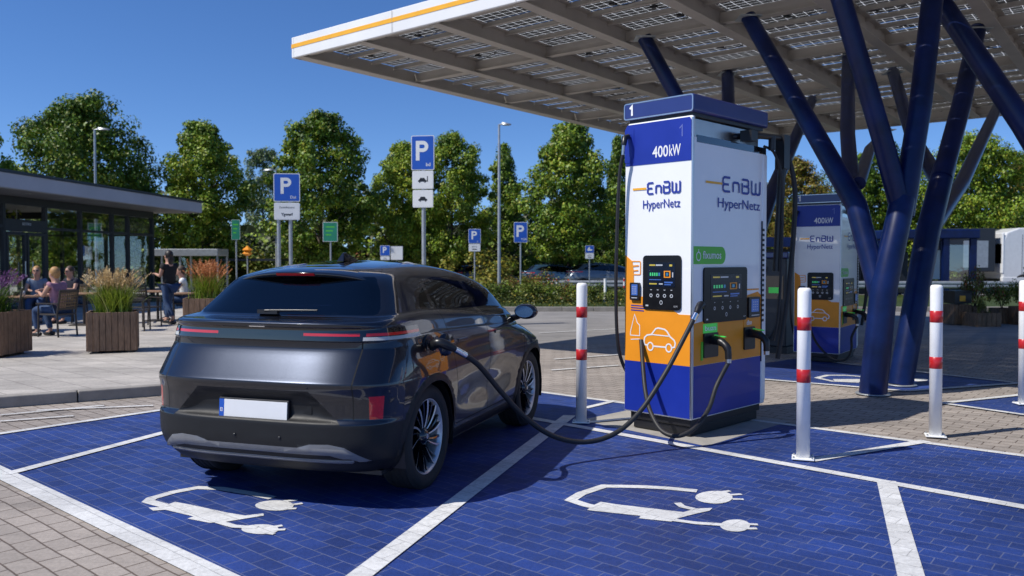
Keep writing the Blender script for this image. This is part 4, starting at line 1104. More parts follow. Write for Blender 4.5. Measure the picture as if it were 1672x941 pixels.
        for x,z in ((-.55,.80),(.42,.80),(-.62,.47),(-.12,.47),(.22,.47),(.60,.47)):
            b=MB(); yy=-.79+ .16*abs(x/.95)**3-.002+(.0 if z>.6 else .0); b.lathe([(.0001,-.001),(.009,-.001),(.0095,.012)],16,axis='Y',c=(x,yy,z)); b.build('parking_sensor','black',t)
        # badge dashes on the tailgate ledge
        b=MB(); b.bb(-.06,.06,-.7055,-.700,1.172,1.177); b.build('tailgate_trim','chrome',t)
        # charge port on the right haunch
        b=MB(); pc=Vector((.912,-.02,1.0)); 
        b.lathe([(.0001,.006),(.074,.006),(.088,.014),(.088,-.01)],28,axis='X',c=pc); b.lathe([(.0001,.010),(.045,.010),(.052,.022),(.055,.0)],24,axis='X',c=pc)
        b.build('charge_port','black',t)
        b=MB(); b.X=Matrix.Translation((.93,.10,1.0)) @ Matrix.Rotation(R(65),4,'Z'); b.lathe([(.0001,.0),(.082,.0),(.084,.006),(.0001,.008)],24,axis='Y',c=(.09,0,0)); b.build('charge_flap',paint,t)
        # seats and dashboard behind the glass
        for x,y in ((.36,1.15),(-.36,1.15)):
            b=MB(); b.box((x,y,.85),(.46,.14,.6),rx=R(-14)); b.build('seat_back','chair_dark',t,bevel=.04)
            b=MB(); b.box((x,y-.08,1.26),(.24,.09,.17)); b.build('headrest','chair_dark',t,bevel=.03)
        b=MB(); b.box((0,.25,.82),(1.25,.14,.6),rx=R(-18)); b.build('seat_back','chair_dark',t,bevel=.04)
        for x in (.4,-.4):
            b=MB(); b.box((x,.16,1.19),(.22,.08,.13)); b.build('headrest','chair_dark',t,bevel=.03)
        b=MB(); b.box((0,2.05,.95),(1.4,.4,.2)); b.build('dashboard','black',t,bevel=.05)
        b=MB(); b.bb(-.62,.62,-.40,.22,.95,.99); b.build('parcel_shelf','chair_dark',t)
        b=MB(); b.lathe([(.18,0),(.195,.012),(.18,.024),(.165,.012),(.18,0)],28,axis='Y',c=(-.36,1.72,1.0)); b.build('steering_wheel','black',t)
    return t
car=build_car('parked_car',(CAR_O.x,CAR_O.y,0),CAR_RZ,'dark graphite electric crossover seen from behind, plugged in to the charging station','car')
# ================================================================== TREES
def leaf_mesh(name, centers, size, mats, parent, up=.35, smin=.7, smax=1.3, mix=None, outward=None):
    n=len(centers)
    nr=rng.normal(size=(n,3)); nr[:,2]=np.abs(nr[:,2])*1.0+up
    if outward is not None: nr=nr*.75+outward*1.1
    nr/=np.linalg.norm(nr,axis=1)[:,None]
    t=rng.normal(size=(n,3)); a=np.cross(nr,t); a/=np.linalg.norm(a,axis=1)[:,None]; b=np.cross(nr,a)
    s=size*rng.uniform(smin,smax,n)[:,None]
    v=np.stack([centers-a*s*.5, centers+b*s*.32+nr*s*.08, centers+a*s*.5, centers-b*s*.32+nr*s*.08],1).reshape(-1,3)
    f=np.arange(n*4).reshape(-1,4)
    mi=None
    if mix is not None: mi=(rng.random(n)<mix).astype(int)
    return mesh_obj(name,v,f,mats,parent,midx=mi)
def crown_points(Hc, Rc, shape, nclump, per, seed, droop=0):
    r=np.random.default_rng(seed); pts=[]; outs=[]
    cl=[]
    k=0
    while len(cl)<nclump:
        k+=1; h=r.random(); 
        if shape=='oval': rad=math.sin(math.pi*min(1,max(0,(h*.93+.07)))**.85)**.62
        elif shape=='cone': rad=(1-h)**.75*min(1,(h+.06)*7)**.5
        else: rad=math.sin(math.pi*(h*.88+.10))**.5
        ang=r.uniform(0,2*math.pi); rad*=r.uniform(.86,1.13); rad*= 1+.20*math.sin(ang*2+seed*1.7+h*8)+.13*math.sin(ang*5+h*13+seed)
        q=r.random()**.42; 
        cl.append((math.cos(ang)*rad*q*Rc, math.sin(ang)*rad*q*Rc, h*Hc, q))
    for k_,(x,y,z,q) in enumerate(cl):
        cr=r.uniform(.09,.21)*Rc+.12
        if k_%5==0: e_=r.uniform(1.05,1.24); x*=e_; y*=e_; z=z*1.03; cr*=.55
        m=int(per*r.uniform(.6,1.4)); d=r.normal(size=(m,3)); d/=np.linalg.norm(d,axis=1)[:,None]
        rr=cr*r.random(m)**.45; p=d*rr[:,None]*np.array([1.15,1.15,.75])+np.array([x,y,z])
        pts.append(p); outs.append(d)
    return np.concatenate(pts), np.concatenate(outs)
def make_tree(label, Ht, Rc, trunk, shape, mats, seed, nclump=250, per=165, leaf=.195):
    t=empty('tree',(0,0,0),0,label,'tree','trees behind the car park')
    r=random.Random(seed)
    Hc=Ht-trunk
    b=MB(); tp=[(0,0,0),(r.uniform(-.1,.1),r.uniform(-.1,.1),trunk),(r.uniform(-.2,.2),r.uniform(-.2,.2),trunk+Hc*.5),(r.uniform(-.2,.2),0,trunk+Hc*.85)]
    b.tube(smooth_path(tp,4),[.20-.17*k/12 for k in range(13)],10)
    for k in range(12):
        z=trunk*.85+Hc*.62*k/12; a=k*2.4+r.random(); L=Rc*(.75-.3*k/12)
        b.tube(smooth_path([(0,0,z),(math.cos(a)*L*.5,math.sin(a)*L*.5,z+L*.28),(math.cos(a)*L,math.sin(a)*L,z+L*.75)],3),[.07,.06,.055,.045,.035,.025,.015],6)
    b.build('trunk','bark',t)
    p,o=crown_points(Hc,Rc,shape,nclump,per,seed); p=p+np.array([0,0,trunk*.92])
    leaf_mesh('crown',p,leaf,mats,t,mix=.22,outward=o)
    return t
def at_tree(px, top_py, dep):
    g=D(px,427,dep); h=EYE+(427-top_py)*dep/F; return g.x, h
protos={}
protos['oval']=make_tree('x',10,3.4,2.2,'oval',['leaf_a','leaf_b'],3)
protos['round']=make_tree('x',10,4.2,1.6,'round',['leaf_a','leaf_b'],8,380,150)
protos['cone']=make_tree('x',10,2.6,1.0,'cone',['leaf_a','leaf_b'],12,260,100,.2)
protos['rust']=make_tree('x',10,3.2,1.8,'oval',['leaf_rust','leaf_b'],21,240,100)
protos['pale']=make_tree('x',10,3.0,1.4,'round',['leaf_c','leaf_a'],30,220,100)
BR={'oval':3.4,'round':4.2,'cone':2.6,'rust':3.2,'pale':3.0}
used_p=set()
def place_tree(kind, px, top_py, hw, dep, label, rz):
    x,h=at_tree(px,top_py,dep); hs=h/10.0; rs=(hw*dep/F)/(BR[kind]*1.06)
    if kind in used_p: t=dup(protos[kind])
    else: t=protos[kind]; used_p.add(kind)
    t.location=(x,dep,0); t.rotation_euler=(0,0,rz); t.scale=(rs,rs,hs); t['label']=label; t['group']='trees behind the car park'; return t
place_tree('round',145,166,108,42,'tallest broad green tree, rising behind the cafe roof at the left',.3)
place_tree('oval',333,205,84,44,'full green tree between the cafe roof end and the two-pole parking sign',1.0)
place_tree('pale',432,246,42,62,'pale hazy tree seen in the gap left of the two-pole parking sign',.5)
place_tree('oval',524,190,90,43,'tall full tree between the two large parking signs',2.7)
place_tree('oval',657,238,66,46,'tree directly left of the tallest parking sign',4.1)
place_tree('oval',738,222,70,45,'tree directly right of the tallest parking sign',5.3)
place_tree('cone',823,240,48,50,'narrow conical tree behind the street lamp with the grey head',.2)
place_tree('oval',928,206,86,42,'large tree just left of the first charging station',3.5)
place_tree('cone',1008,228,40,48,'narrow tree partly hidden by the left edge of the first charging station',2.2)
place_tree('rust',1300,262,66,46,'tree with rusty autumn tint seen between the charging station and the blue columns',.8)
place_tree('oval',1436,238,70,47,'green tree seen between the leaning blue columns',1.9)
place_tree('round',1580,226,92,44,'wide green tree behind the white lorry at the right',2.4)
place_tree('rust',1668,262,46,50,'smaller tree at the right edge behind the lorry cab',3.9)
place_tree('round',-118,120,100,30,'tree whose branch tips just enter the left edge of the photo',1.7)
place_tree('pale',1372,262,46,58,'pale tree far behind the second charging station',2.0)
# background wood filling the space under the crowns
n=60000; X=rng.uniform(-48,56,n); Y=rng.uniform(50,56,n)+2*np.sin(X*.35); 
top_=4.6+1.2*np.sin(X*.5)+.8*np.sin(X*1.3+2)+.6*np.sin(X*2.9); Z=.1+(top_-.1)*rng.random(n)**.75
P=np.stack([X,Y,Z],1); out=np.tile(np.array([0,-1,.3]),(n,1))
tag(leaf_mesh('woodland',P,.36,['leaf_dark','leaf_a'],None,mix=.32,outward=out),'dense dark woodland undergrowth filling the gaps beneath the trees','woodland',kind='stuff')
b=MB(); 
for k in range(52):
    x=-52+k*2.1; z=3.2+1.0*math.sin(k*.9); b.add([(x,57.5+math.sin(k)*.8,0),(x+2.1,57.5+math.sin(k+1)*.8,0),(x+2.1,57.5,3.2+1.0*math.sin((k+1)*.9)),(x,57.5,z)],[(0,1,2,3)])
tag(b.build('woodland','leaf_dark'),'dark sheet standing in for the shade deep in the wood, behind the undergrowth','woodland',kind='stuff')  # flat backing sheet, shade between the trunks put into its dark colour

# ------------------------------------------------------------------ shrubs
def make_shrub(mats, seed, mix=.2, n=1500, leaf=.075):
    t=empty('shrub',(0,0,0),0,'x','shrub','shrubs in the planting beds')
    r=np.random.default_rng(seed); cl=r.normal(size=(16,3))*np.array([.32,.28,.18])+np.array([0,0,.45])
    P=[];O=[]
    for c in cl:
        m=n//16; d=r.normal(size=(m,3)); d/=np.linalg.norm(d,axis=1)[:,None]; P.append(c+d*(.24*r.random(m)**.4)[:,None]); O.append(d)
    P=np.concatenate(P); P[:,2]=np.abs(P[:,2])+.02
    leaf_mesh('foliage',P,leaf,mats,t,mix=mix,outward=np.concatenate(O))
    b=MB()
    for k in range(7):
        a=k*.9; b.tube([(0,0,0),(math.cos(a)*.15,math.sin(a)*.15,.3),(math.cos(a)*.3,math.sin(a)*.3,.6)],[.014,.01,.006],5)
    b.build('stem','bark',t); return t
shr={'g':make_shrub(['shrub','leaf_a'],1),'y':make_shrub(['shrub','shrub_y'],2,.45),'r':make_shrub(['shrub','shrub_r'],3,.4),'d':make_shrub(['leaf_dark','leaf_a'],4,.3)}
su=set()
SW_={'g':'green','y':'yellow-flecked','r':'red-flecked','d':'dark green'}
SH=[(700,470,'g',1.0),(722,474,'y',1.1),(752,470,'g',1.3),(790,472,'r',1.2),(806,480,'y',1.3),(826,476,'r',1.25),(845,482,'y',1.2),(866,480,'r',1.2),(836,496,'r',.85),(862,500,'g',1.0),(884,497,'r',1.0),(905,500,'g',.95),(930,499,'r',.8),(955,500,'g',.75),(980,499,'d',.7),(1003,500,'g',.7),(812,500,'g',1.0),
    (640,470,'g',1.2),(600,468,'r',1.1),(560,470,'g',1.4),(520,468,'y',1.2),(480,470,'g',1.4),(440,468,'g',1.2),(405,470,'y',1.3),(370,470,'g',1.4),(340,472,'y',1.2),(310,470,'g',1.1),(283,470,'g',1.2),
    (1440,478,'d',.9),(1500,480,'y',.8),(1290,474,'r',1.2),(1330,476,'g',1.1)]
for i,(px,py,k,s) in enumerate(SH):
    p=G(px,py)
    if 825<px<1015 and py<490: s*=.42
    if py>490: s*=.85 
    if k in su: o=dup(shr[k])
    else: o=shr[k]; su.add(k)
    q=s*1.25*p.y/30
    o.location=(p.x,p.y,.1); o.rotation_euler=(0,0,i*1.7); o.scale=(q*1.1,q*1.1,q*random.uniform(.9,1.15))
    where='in the bed right of the car' if 690<px<1020 else ('in the far bed behind the car roof' if px<690 else 'by the right guard rail')
    o['label']='%s shrub %s, %s'%(SW_[k],where,'front row' if py>490 else 'back row')
    o['group']='%s shrubs %s %s'%(SW_[k],where,'front' if py>490 else 'back')
# meadow strip of low growth in the beds
n=26000; X=rng.uniform(-11,9,n); Y=rng.uniform(26.6,35,n); Z=.14+rng.random(n)**1.6*.38
tag(leaf_mesh('ground_cover',np.stack([X,Y,Z],1),.085,['lawn','shrub_y'],None,up=.6,mix=.16),'low mixed ground cover growing in the planting bed','ground cover',kind='stuff')

# ------------------------------------------------------------------ ornamental grass
def grass_clump(t, n, h, spread, mats, plumes, pm, seed, z0):
    r=random.Random(seed); V=[];Fc=[]
    for k in range(n):
        a=r.uniform(0,2*math.pi); L=h*r.uniform(.55,1.0); lean=spread*r.random()**.7; w=r.uniform(.006,.011); bx=r.gauss(0,.10); by=r.gauss(0,.10)
        px_,py_=-math.sin(a),math.cos(a); i=len(V)
        for q in range(5):
            u=q/4; x=bx+math.cos(a)*lean*u**1.7; y=by+math.sin(a)*lean*u**1.7; z=z0+L*(u-.22*lean*u*u*u/.5)
            ww=w*(1-u*.9); V+= [(x-px_*ww,y-py_*ww,z),(x+px_*ww,y+py_*ww,z)]
        for q in range(4): Fc.append((i+2*q,i+2*q+1,i+2*q+3,i+2*q+2))
    mesh_obj('grass_blades',np.array(V),np.array(Fc),[mats],t)
    V=[];Fc=[]
    for k in range(plumes):
        a=r.uniform(0,2*math.pi); L=h*r.uniform(.95,1.35); lean=spread*r.uniform(.1,1.15); bx=r.gauss(0,.08); by=r.gauss(0,.08)
        def pt(u): return Vector((bx+math.cos(a)*lean*u**1.6,by+math.sin(a)*lean*u**1.6,z0+L*(u-.12*lean*u**3)))
        for q in range(5):
            p,p2=pt(q/5*.8),pt((q+1)/5*.8); i=len(V); V+=[tuple(p),(p.x+.005,p.y,p.z),(p2.x+.005,p2.y,p2.z),tuple(p2)]; Fc.append((i,i+1,i+2,i+3))
        for q in range(26):
            u=.74+.26*q/26; p=pt(u); d=Vector((r.gauss(0,1),r.gauss(0,1),r.uniform(.5,1.8))).normalized()*.045*(1.15-abs(q-12)/26); s=Vector((r.gauss(0,1),r.gauss(0,1),0)).normalized()*.007
            i=len(V); V+=[tuple(p-s),tuple(p+s),tuple(p+d+s*.3),tuple(p+d-s*.3)]; Fc.append((i,i+1,i+2,i+3))
    mesh_obj('seed_heads',np.array(V),np.array(Fc),[pm],t)
def planter_box(name, p, rz, wd, h, label):
    t=empty(name,p,rz,label,'planter')
    n=8; 
    b=MB(); b.bb(-wd/2+.03,wd/2-.03,-wd/2+.03,wd/2-.03,.04,h-.05); b.build('liner','black',t)
    for s in range(4):
        for k in range(n):
            w=wd/n; c=Vector((-wd/2+w*(k+.5),-wd/2,h/2+.02)); hh=h-.04+random.uniform(-.006,.006)
            m=Matrix.Rotation(s*math.pi/2,4,'Z') @ Matrix.Translation(c)
            b=MB(); b.X=m; b.box((0,random.uniform(-.003,.003),0),(w-.007,.026,hh)); b.build('plank','wood',t,bevel=.003,seg=1)
    b=MB()
    for x in (-.3,.3):
        for y in (-.3,.3): b.box((x*wd/.87,y*wd/.87,.02),(.09,.09,.04))
    b.build('feet','black',t)
    b=MB(); b.add([(-wd/2+.03,-wd/2+.03,h-.06),(wd/2-.03,-wd/2+.03,h-.06),(wd/2-.03,wd/2-.03,h-.06),(-wd/2+.03,wd/2-.03,h-.06)],[(0,1,2,3)]); b.build('soil','soil',t)
    return t
pzv=lambda px,py:G(px,py,.12)
def grass_thing(loc,z0,label,n,h,sp,plumes,pm,seed,gm='grass'):
    t=empty('ornamental_grass',(loc[0],loc[1],loc[2]+z0),0,label,'ornamental grass'); grass_clump(t,n,h,sp,gm,plumes,pm,seed,-.03); return t
q=pzv(186,578); q=q*((q.y+.42)/q.y); q.z=.12
planter_box('planter',q,R(22),.72,.66,'square weathered timber planter in full view left of the parked car')
grass_thing(q,.62,'bushy green grass with pale tan plumes in the planter left of the car',1300,.60,.40,110,'plume',5)
q2=pzv(-14,586); q2=q2*((q2.y+.45)/q2.y); q2.z=.12; planter_box('planter',q2,R(-2),.80,.70,'timber planter cut off by the left edge of the photo')
grass_thing(q2,.70,'dark grass with purple flowers in the planter at the left edge',500,.55,.5,60,'flower_p',9,'leaf_a')
q3=pzv(340,545); q3=q3*((q3.y+.42)/q3.y); q3.z=.12; planter_box('planter',q3,R(14),.85,.72,'timber planter mostly hidden behind the rear corner of the parked car')
grass_thing(q3,.69,'grass with orange plumes rising just behind the parked car',900,.66,.42,110,'plume_o',15)

# ================================================================== CAFE
CAF=Vector((-14.4,33.0,0)); caf=empty('cafe_building',(CAF.x,CAF.y,.12),R(-4.4),'low glass cafe pavilion with flat grey overhanging roof','building')
Wd,Ld=9.0,17.0; HT=3.05; caf.scale=(1.25,1.25,1.14)
b=MB(); b.bb(-Wd,1.30,-Ld,.75,3.04,3.40); b.build('roof','fascia_grey',caf,bevel=.012)
b=MB(); b.bb(-Wd-.02,1.33,-Ld-.02,.78,3.402,3.47); b.build('roof_edge','anthracite',caf)
for k in range(11):
    b=MB(); b.bb(.35,.85,-1.2-k*1.5,-1.12-k*1.5,3.016,3.023); b.build('soffit_light','lamp_glass',caf)
b=MB(); b.bb(-Wd+.1,1.27,-Ld+.05,.72,3.024,3.039); b.build('soffit','soffit',caf)
b=MB(); b.bb(-.09,.02,-Ld,.03,2.80,3.03); b.bb(-Wd,0,-.09,.02,2.80,3.03); b.bb(-Wd,-Wd+.1,-Ld,0,2.8,3.03); b.build('header','anthracite',caf)
b=MB(); b.bb(-Wd,.02,-Ld,.02,-.02,.02); b.build('floor','interior',caf)
mull=[0,-1.45,-2.3,-3.85,-5.35,-6.9,-8.4,-9.9,-11.4,-12.9,-14.4,-15.9]
for m_ in mull:
    b=MB(); b.bb(-.07,.035,m_-.045,m_+.045,.02,2.80); b.build('mullion','anthracite',caf)
for k in range(7):
    x=-Wd+.05+k*1.48
    b=MB(); b.bb(x-.04,x+.04,-.07,.03,.02,2.80); b.build('mullion','anthracite',caf)
for m_ in mull: 
    b=MB(); b.bb(-Wd,-Wd+.1,m_-.04,m_+.04,.02,2.8); b.build('mullion','anthracite',caf)
b=MB(); b.bb(-.06,.03,-Ld,0,2.18,2.25); b.bb(-Wd,0,-.06,.025,2.18,2.25); b.build('transom','anthracite',caf)
b=MB(); b.bb(-.07,.04,-6.9,-5.35,2.1,2.42); b.build('door_header','anthracite',caf)
for a,c in zip(mull[:-1],mull[1:]):
    if abs(a+5.35)<.1: continue
    b=MB(); b.add([(-.02,c+.05,.02),(-.02,a-.05,.02),(-.02,a-.05,2.80),(-.02,c+.05,2.80)],[(0,1,2,3)]); b.build('window_pane','cafe_glass',caf)
for k in range(6):
    x=-Wd+.05+k*1.48; b=MB(); b.add([(x+.04,-.02,.02),(x+1.44,-.02,.02),(x+1.44,-.02,2.8),(x+.04,-.02,2.8)],[(0,1,2,3)]); b.build('window_pane','cafe_glass',caf)
for s,(y0,y1) in enumerate(((-6.85,-6.14),(-6.11,-5.4))):
    dr=MB()
    for (a,c,z0,z1) in ((y0,y0+.07,.03,2.08),(y1-.07,y1,.03,2.08),(y0+.071,y1-.071,.03,.12),(y0+.071,y1-.071,2.0,2.08)): dr.bb(-.03,.045,a,c,z0,z1)
    do=dr.build('door','anthracite',caf)
    b=MB(); b.add([(.0,y0+.07,.12),(.0,y1-.07,.12),(.0,y1-.07,2.0),(.0,y0+.07,2.0)],[(0,1,2,3)]); b.build('door_glass','cafe_glass',do)
    b=MB(); yy=y1-.12 if s==0 else y0+.12; b.tube([(.09,yy,.9),(.09,yy,1.3)],.012,8); b.build('handle','silver',do)
b=MB(); frs=lambda u,v,q:(.042+q,u,v); text(b,'BISTRO',.10,frs,(-6.12,2.30),.002); b.build('door_lettering','sign_white',caf)
b=MB(); b.bb(-4.6,-4.4,-11.8,-9.5,.03,1.1); b.bb(-5.0,-3.9,-11.9,-9.4,1.1,1.15); b.build('counter','table_wood',caf)
b=MB(); b.bb(-7.2,-5.0,-16,-13,.03,2.8); b.build('kitchen_block','interior',caf)
for k in range(4):
    b=MB(); b.tube([(-3-k*.0,-2.2-2.6*k,3.02),(-3,-2.2-2.6*k,2.4)],.008,6); b.lathe([(.03,2.42),(.16,2.22),(.155,2.22),(.02,2.40)],16,c=(-3,-2.2-2.6*k,0)); b.build('pendant_lamp','sign_white',caf)
b=MB(); b.bb(-2.5,-2.42,-9.5,-7.4,1.7,2.1); b.build('hanging_menu','sign_white',caf)

# ------------------------------------------------------------------ furniture
def make_chair():
    t=empty('terrace_chair',(0,0,0),0,'x','chair')
    for sx in (-.24,.24):
        b=MB(); b.tube([(sx,-.23,.0),(sx*.97,-.22,.64)],.017,8); b.build('leg','chair_dark',t)
        b=MB(); b.tube([(sx,.25,.0),(sx*.97,.22,.45),(sx*.95,.30,.92)],.018,8); b.build('leg','chair_dark',t)
        b=MB(); b.box((sx*.98,.0,.655),(.045,.52,.025)); b.build('armrest','chair_dark',t)
    b=MB(); b.box((0,0,.44),(.47,.46,.03)); b.build('seat','chair_dark',t,bevel=.008)
    bk=empty('backrest',(0,0,0)); bk.parent=t
    b=MB(); b.box((0,.285,.90),(.47,.025,.05),rx=R(-9)); b.box((0,.235,.55),(.47,.025,.04),rx=R(-9)); b.build('backrest_frame','chair_dark',bk)
    b=MB()
    for k in range(8): b.box((-.19+k*.055,.258,.725),(.028,.008,.32),rx=R(-9))
    for k in range(5): b.box((0,.246+.012*k,.60+k*.062),(.43,.008,.026),rx=R(-9))
    b.build('weave','wicker',bk)
    return t
def make_table():
    t=empty('cafe_table',(0,0,0),0,'x','table')
    b=MB()
    for k in range(5): b.box((-.30+k*.15,0,.735),(.142,.76,.028))
    b.build('tabletop','table_wood',t,bevel=.003,seg=1)
    b=MB(); b.tube([(0,0,.03),(0,0,.72)],.032,10); b.box((0,0,.712),(.5,.06,.018)); b.build('pedestal','chair_dark',t)
    b=MB(); b.box((0,0,.015),(.50,.50,.03)); b.build('table_base','chair_dark',t,bevel=.006)
    return t
chair0=make_chair(); table0=make_table(); cu_=[0,0]
def chair(px,py,rz,label):
    p=pzv(px,py); o=chair0 if cu_[0]==0 else dup(chair0); cu_[0]=1; o.location=p; o.rotation_euler=(0,0,rz); o['label']=label; o['group']='chairs on the cafe terrace'; return p
def table(px,py,rz,label):
    p=pzv(px,py); o=table0 if cu_[1]==0 else dup(table0); cu_[1]=1; o.location=p; o.rotation_euler=(0,0,rz); o['label']=label; o['group']='tables on the cafe terrace'; return p
# chair: front (-y) is the way the sitter looks
cA=chair(94,549,R(-105),'dark woven-back chair in full view left of the big planter, with the pink-shirted sitter')
tA=table(36,541,R(-8),'wooden table at the far left where the three people sit')
cB=chair(62,527,R(20),'chair behind the left table holding the grey-blue-shirted sitter')
cC=chair(118,527,R(-20),'chair holding the man in the dark polo shirt')
tB=table(138,531,R(5),'table between the dark-shirted man and the big planter')
chair(238,533,R(60),'chair just right of the big planter plumes, turned away')
chair(222,540,R(100),'chair half hidden behind the big planter')
tC=table(258,524,R(0),'table behind the walking woman')
chair(300,524,R(-70),'chair right of the walking woman at the far table')
tD=table(318,530,R(10),'table nearest the orange plumes, right of the walking woman')
chair(10,545,R(-60),'chair at the left edge of the photo behind the purple-flowered planter')
chair(196,528,R(20),'chair behind the big planter grass facing the cafe')
chair(345,522,R(150),'chair beside the orange grass, rightmost of the terrace')
b=MB(); b.lathe([(.0001,0),(.035,0),(.04,.11),(.037,.11),(.032,.006),(.0001,.006)],16); o=tag(b.build('glass_tumbler','lamp_glass'),'small glass standing on the far left terrace table','glass'); o.location=(tA.x+.1,tA.y-.1,.12+.75)
b=MB(); b.lathe([(.0001,0),(.045,0),(.045,.05),(.07,.09),(.066,.09),(.04,.05),(.0001,.01)],16); o=tag(b.build('bowl','chair_dark'),'dark bowl on the far left terrace table','bowl'); o.location=(tA.x-.15,tA.y+.05,.12+.75)

# ================================================================== PEOPLE
def skin(name, verts, edges, radii, m, parent, sub=2, root=0):
    me=bpy.data.meshes.new('tmp'); me.from_pydata([tuple(v) for v in verts],edges,[]); o=bpy.data.objects.new('tmp',me); COL.objects.link(o)
    md=o.modifiers.new('s','SKIN'); md.use_smooth_shade=True; md.branch_smoothing=.6
    sv=me.skin_vertices[0].data
    for i,r_ in enumerate(radii):
        rr=r_ if isinstance(r_,tuple) else (r_,r_); sv[i].radius=rr; sv[i].use_root=(i==root)
    sb=o.modifiers.new('u','SUBSURF'); sb.levels=sub; sb.render_levels=sub
    bpy.context.view_layer.update(); dg=bpy.context.evaluated_depsgraph_get()
    ne=bpy.data.meshes.new_from_object(o.evaluated_get(dg)); bpy.data.objects.remove(o); bpy.data.meshes.remove(me)
    ne.name=name; ne.materials.clear(); ne.materials.append(M[m] if isinstance(m,str) else m)
    for p in ne.polygons: p.use_smooth=True
    ob=bpy.data.objects.new(name,ne); COL.objects.link(ob); ob.parent=parent; return ob
def person(loc, rz, J, label, top, bottom, hairm, shoe, longhair=False, sleeve=.55, hold=None, glasses=False):
    """J: joints in local metres, figure faces -y"""
    t=empty('person',loc,rz,label,'person'); V=lambda k:Vector(J[k])
    names=['pelvis','belly','chest','neck','head','headtop','shL','elL','wrL','shR','elR','wrR','hipL','knL','anL','toL','hipR','knR','anR','toR']
    rad={'pelvis':(.155,.115),'belly':(.135,.10),'chest':(.155,.11),'neck':.052,'head':(.085,.10),'headtop':(.072,.088),'shL':.058,'elL':.042,'wrL':.028,'shR':.058,'elR':.042,'wrR':.028,
         'hipL':.088,'knL':.058,'anL':.038,'toL':.035,'hipR':.088,'knR':.058,'anR':.038,'toR':.035}
    E=[('pelvis','belly'),('belly','chest'),('chest','neck'),('neck','head'),('head','headtop'),('chest','shL'),('shL','elL'),('elL','wrL'),('chest','shR'),('shR','elR'),('elR','wrR'),
       ('pelvis','hipL'),('hipL','knL'),('knL','anL'),('anL','toL'),('pelvis','hipR'),('hipR','knR'),('knR','anR'),('anR','toR')]
    vs=[V(n) for n in names]; ed=[(names.index(a),names.index(b)) for a,b in E]; rd=[rad[n] for n in names]
    # hands with five fingers each, grown from the wrist
    for s in ('L','R'):
        w=V('wr'+s); e=V('el'+s); d=(w-e).normalized(); sd=d.cross(Vector((0,0,1))); sd=(sd.normalized() if sd.length>.2 else Vector((1,0,0))); dn=sd.cross(d).normalized()
        if dn.z>0: dn=-dn
        i0=len(vs); vs.append(w+d*.055); rd.append((.032,.018)); ed.append((names.index('wr'+s),i0))
        for k,(o_,L) in enumerate(((-.030,.062),(-.010,.075),(.010,.070),(.028,.055))):
            a=len(vs); vs.append(w+d*.095+sd*o_); rd.append(.0095); ed.append((i0,a))
            vs.append(w+d*(.095+L*.55)+sd*o_*1.1+dn*.012); rd.append(.0085); ed.append((a,a+1))
            vs.append(w+d*(.095+L*.85)+sd*o_*1.1+dn*.035); rd.append(.0075); ed.append((a+1,a+2))
        a=len(vs); k=-1 if s=='L' else 1
        vs.append(w+d*.045+sd*.038*k+dn*.008); rd.append(.011); ed.append((i0,a)); vs.append(w+d*.085+sd*.052*k+dn*.018); rd.append(.009); ed.append((a,a+1))
    body=skin('body',vs,ed,rd,'skin',t)
    # head shape and face
    h=V('head'); ht=V('headtop'); up=(ht-h).normalized(); fw=Vector(J.get('look',(0,-1,0))).normalized(); fw=(fw-up*fw.dot(up)).normalized(); sdv=up.cross(fw)
    hc=h+up*.045
    def hp(a,b,c): return hc+sdv*a+fw*b+up*c
    b=MB(); b.X=Matrix(((sdv.x,fw.x,up.x,hc.x),(sdv.y,fw.y,up.y,hc.y),(sdv.z,fw.z,up.z,hc.z),(0,0,0,1)))
    b.sph((0,0,.0),.1,18,12,sc=(.80,.98,1.16)); b.sph((0,.055,-.055),.055,12,8,sc=(.85,.8,.9)); b.tube([(0,.09,.012),(0,.112,-.018),(0,.10,-.028)],[.008,.013,.012],8)
    for s in (-1,1): b.sph((s*.082,.0,-.008),.026,8,6,sc=(.4,.7,1.1))
    hd=b.build('face','skin',t)
    b=MB(); b.X=Matrix(((sdv.x,fw.x,up.x,hc.x),(sdv.y,fw.y,up.y,hc.y),(sdv.z,fw.z,up.z,hc.z),(0,0,0,1)))
    for s in (-1,1): b.sph((s*.032,.088,.012),.010,8,6)
    b.build('eyes','black',hd)
    b=MB(); b.X=Matrix(((sdv.x,fw.x,up.x,hc.x),(sdv.y,fw.y,up.y,hc.y),(sdv.z,fw.z,up.z,hc.z),(0,0,0,1)))
    b.box((0,.098,-.052),(.045,.01,.010)); b.build('mouth','red',hd,bevel=.003)
    if glasses:
        b=MB(); b.X=Matrix(((sdv.x,fw.x,up.x,hc.x),(sdv.y,fw.y,up.y,hc.y),(sdv.z,fw.z,up.z,hc.z),(0,0,0,1)))
        for s in (-1,1): b.box((s*.034,.104,.012),(.050,.004,.030))
        b.box((0,.106,.018),(.02,.004,.004)); b.build('glasses','black',hd)
    b=MB(); b.X=Matrix(((sdv.x,fw.x,up.x,hc.x),(sdv.y,fw.y,up.y,hc.y),(sdv.z,fw.z,up.z,hc.z),(0,0,0,1)))
    b.sph((0,-.022,.030),.108,20,14,sc=(.86,.95,1.06)); b.sph((0,-.065,-.02),.075,14,10,sc=(1.0,.6,1.15))
    if longhair: b.sph((0,-.085,-.09),.07,14,10,sc=(1.0,.55,1.9)); b.sph((0,.01,.085),.07,12,8,sc=(1,1,.5))
    b.build('hair',hairm,t)
    # clothes as fitted shells
    k=1.16
    sl=lambda a,b,f:V(a)+(V(b)-V(a))*f
    lo_=V('pelvis')+(V('pelvis')-V('belly')).normalized()*.07
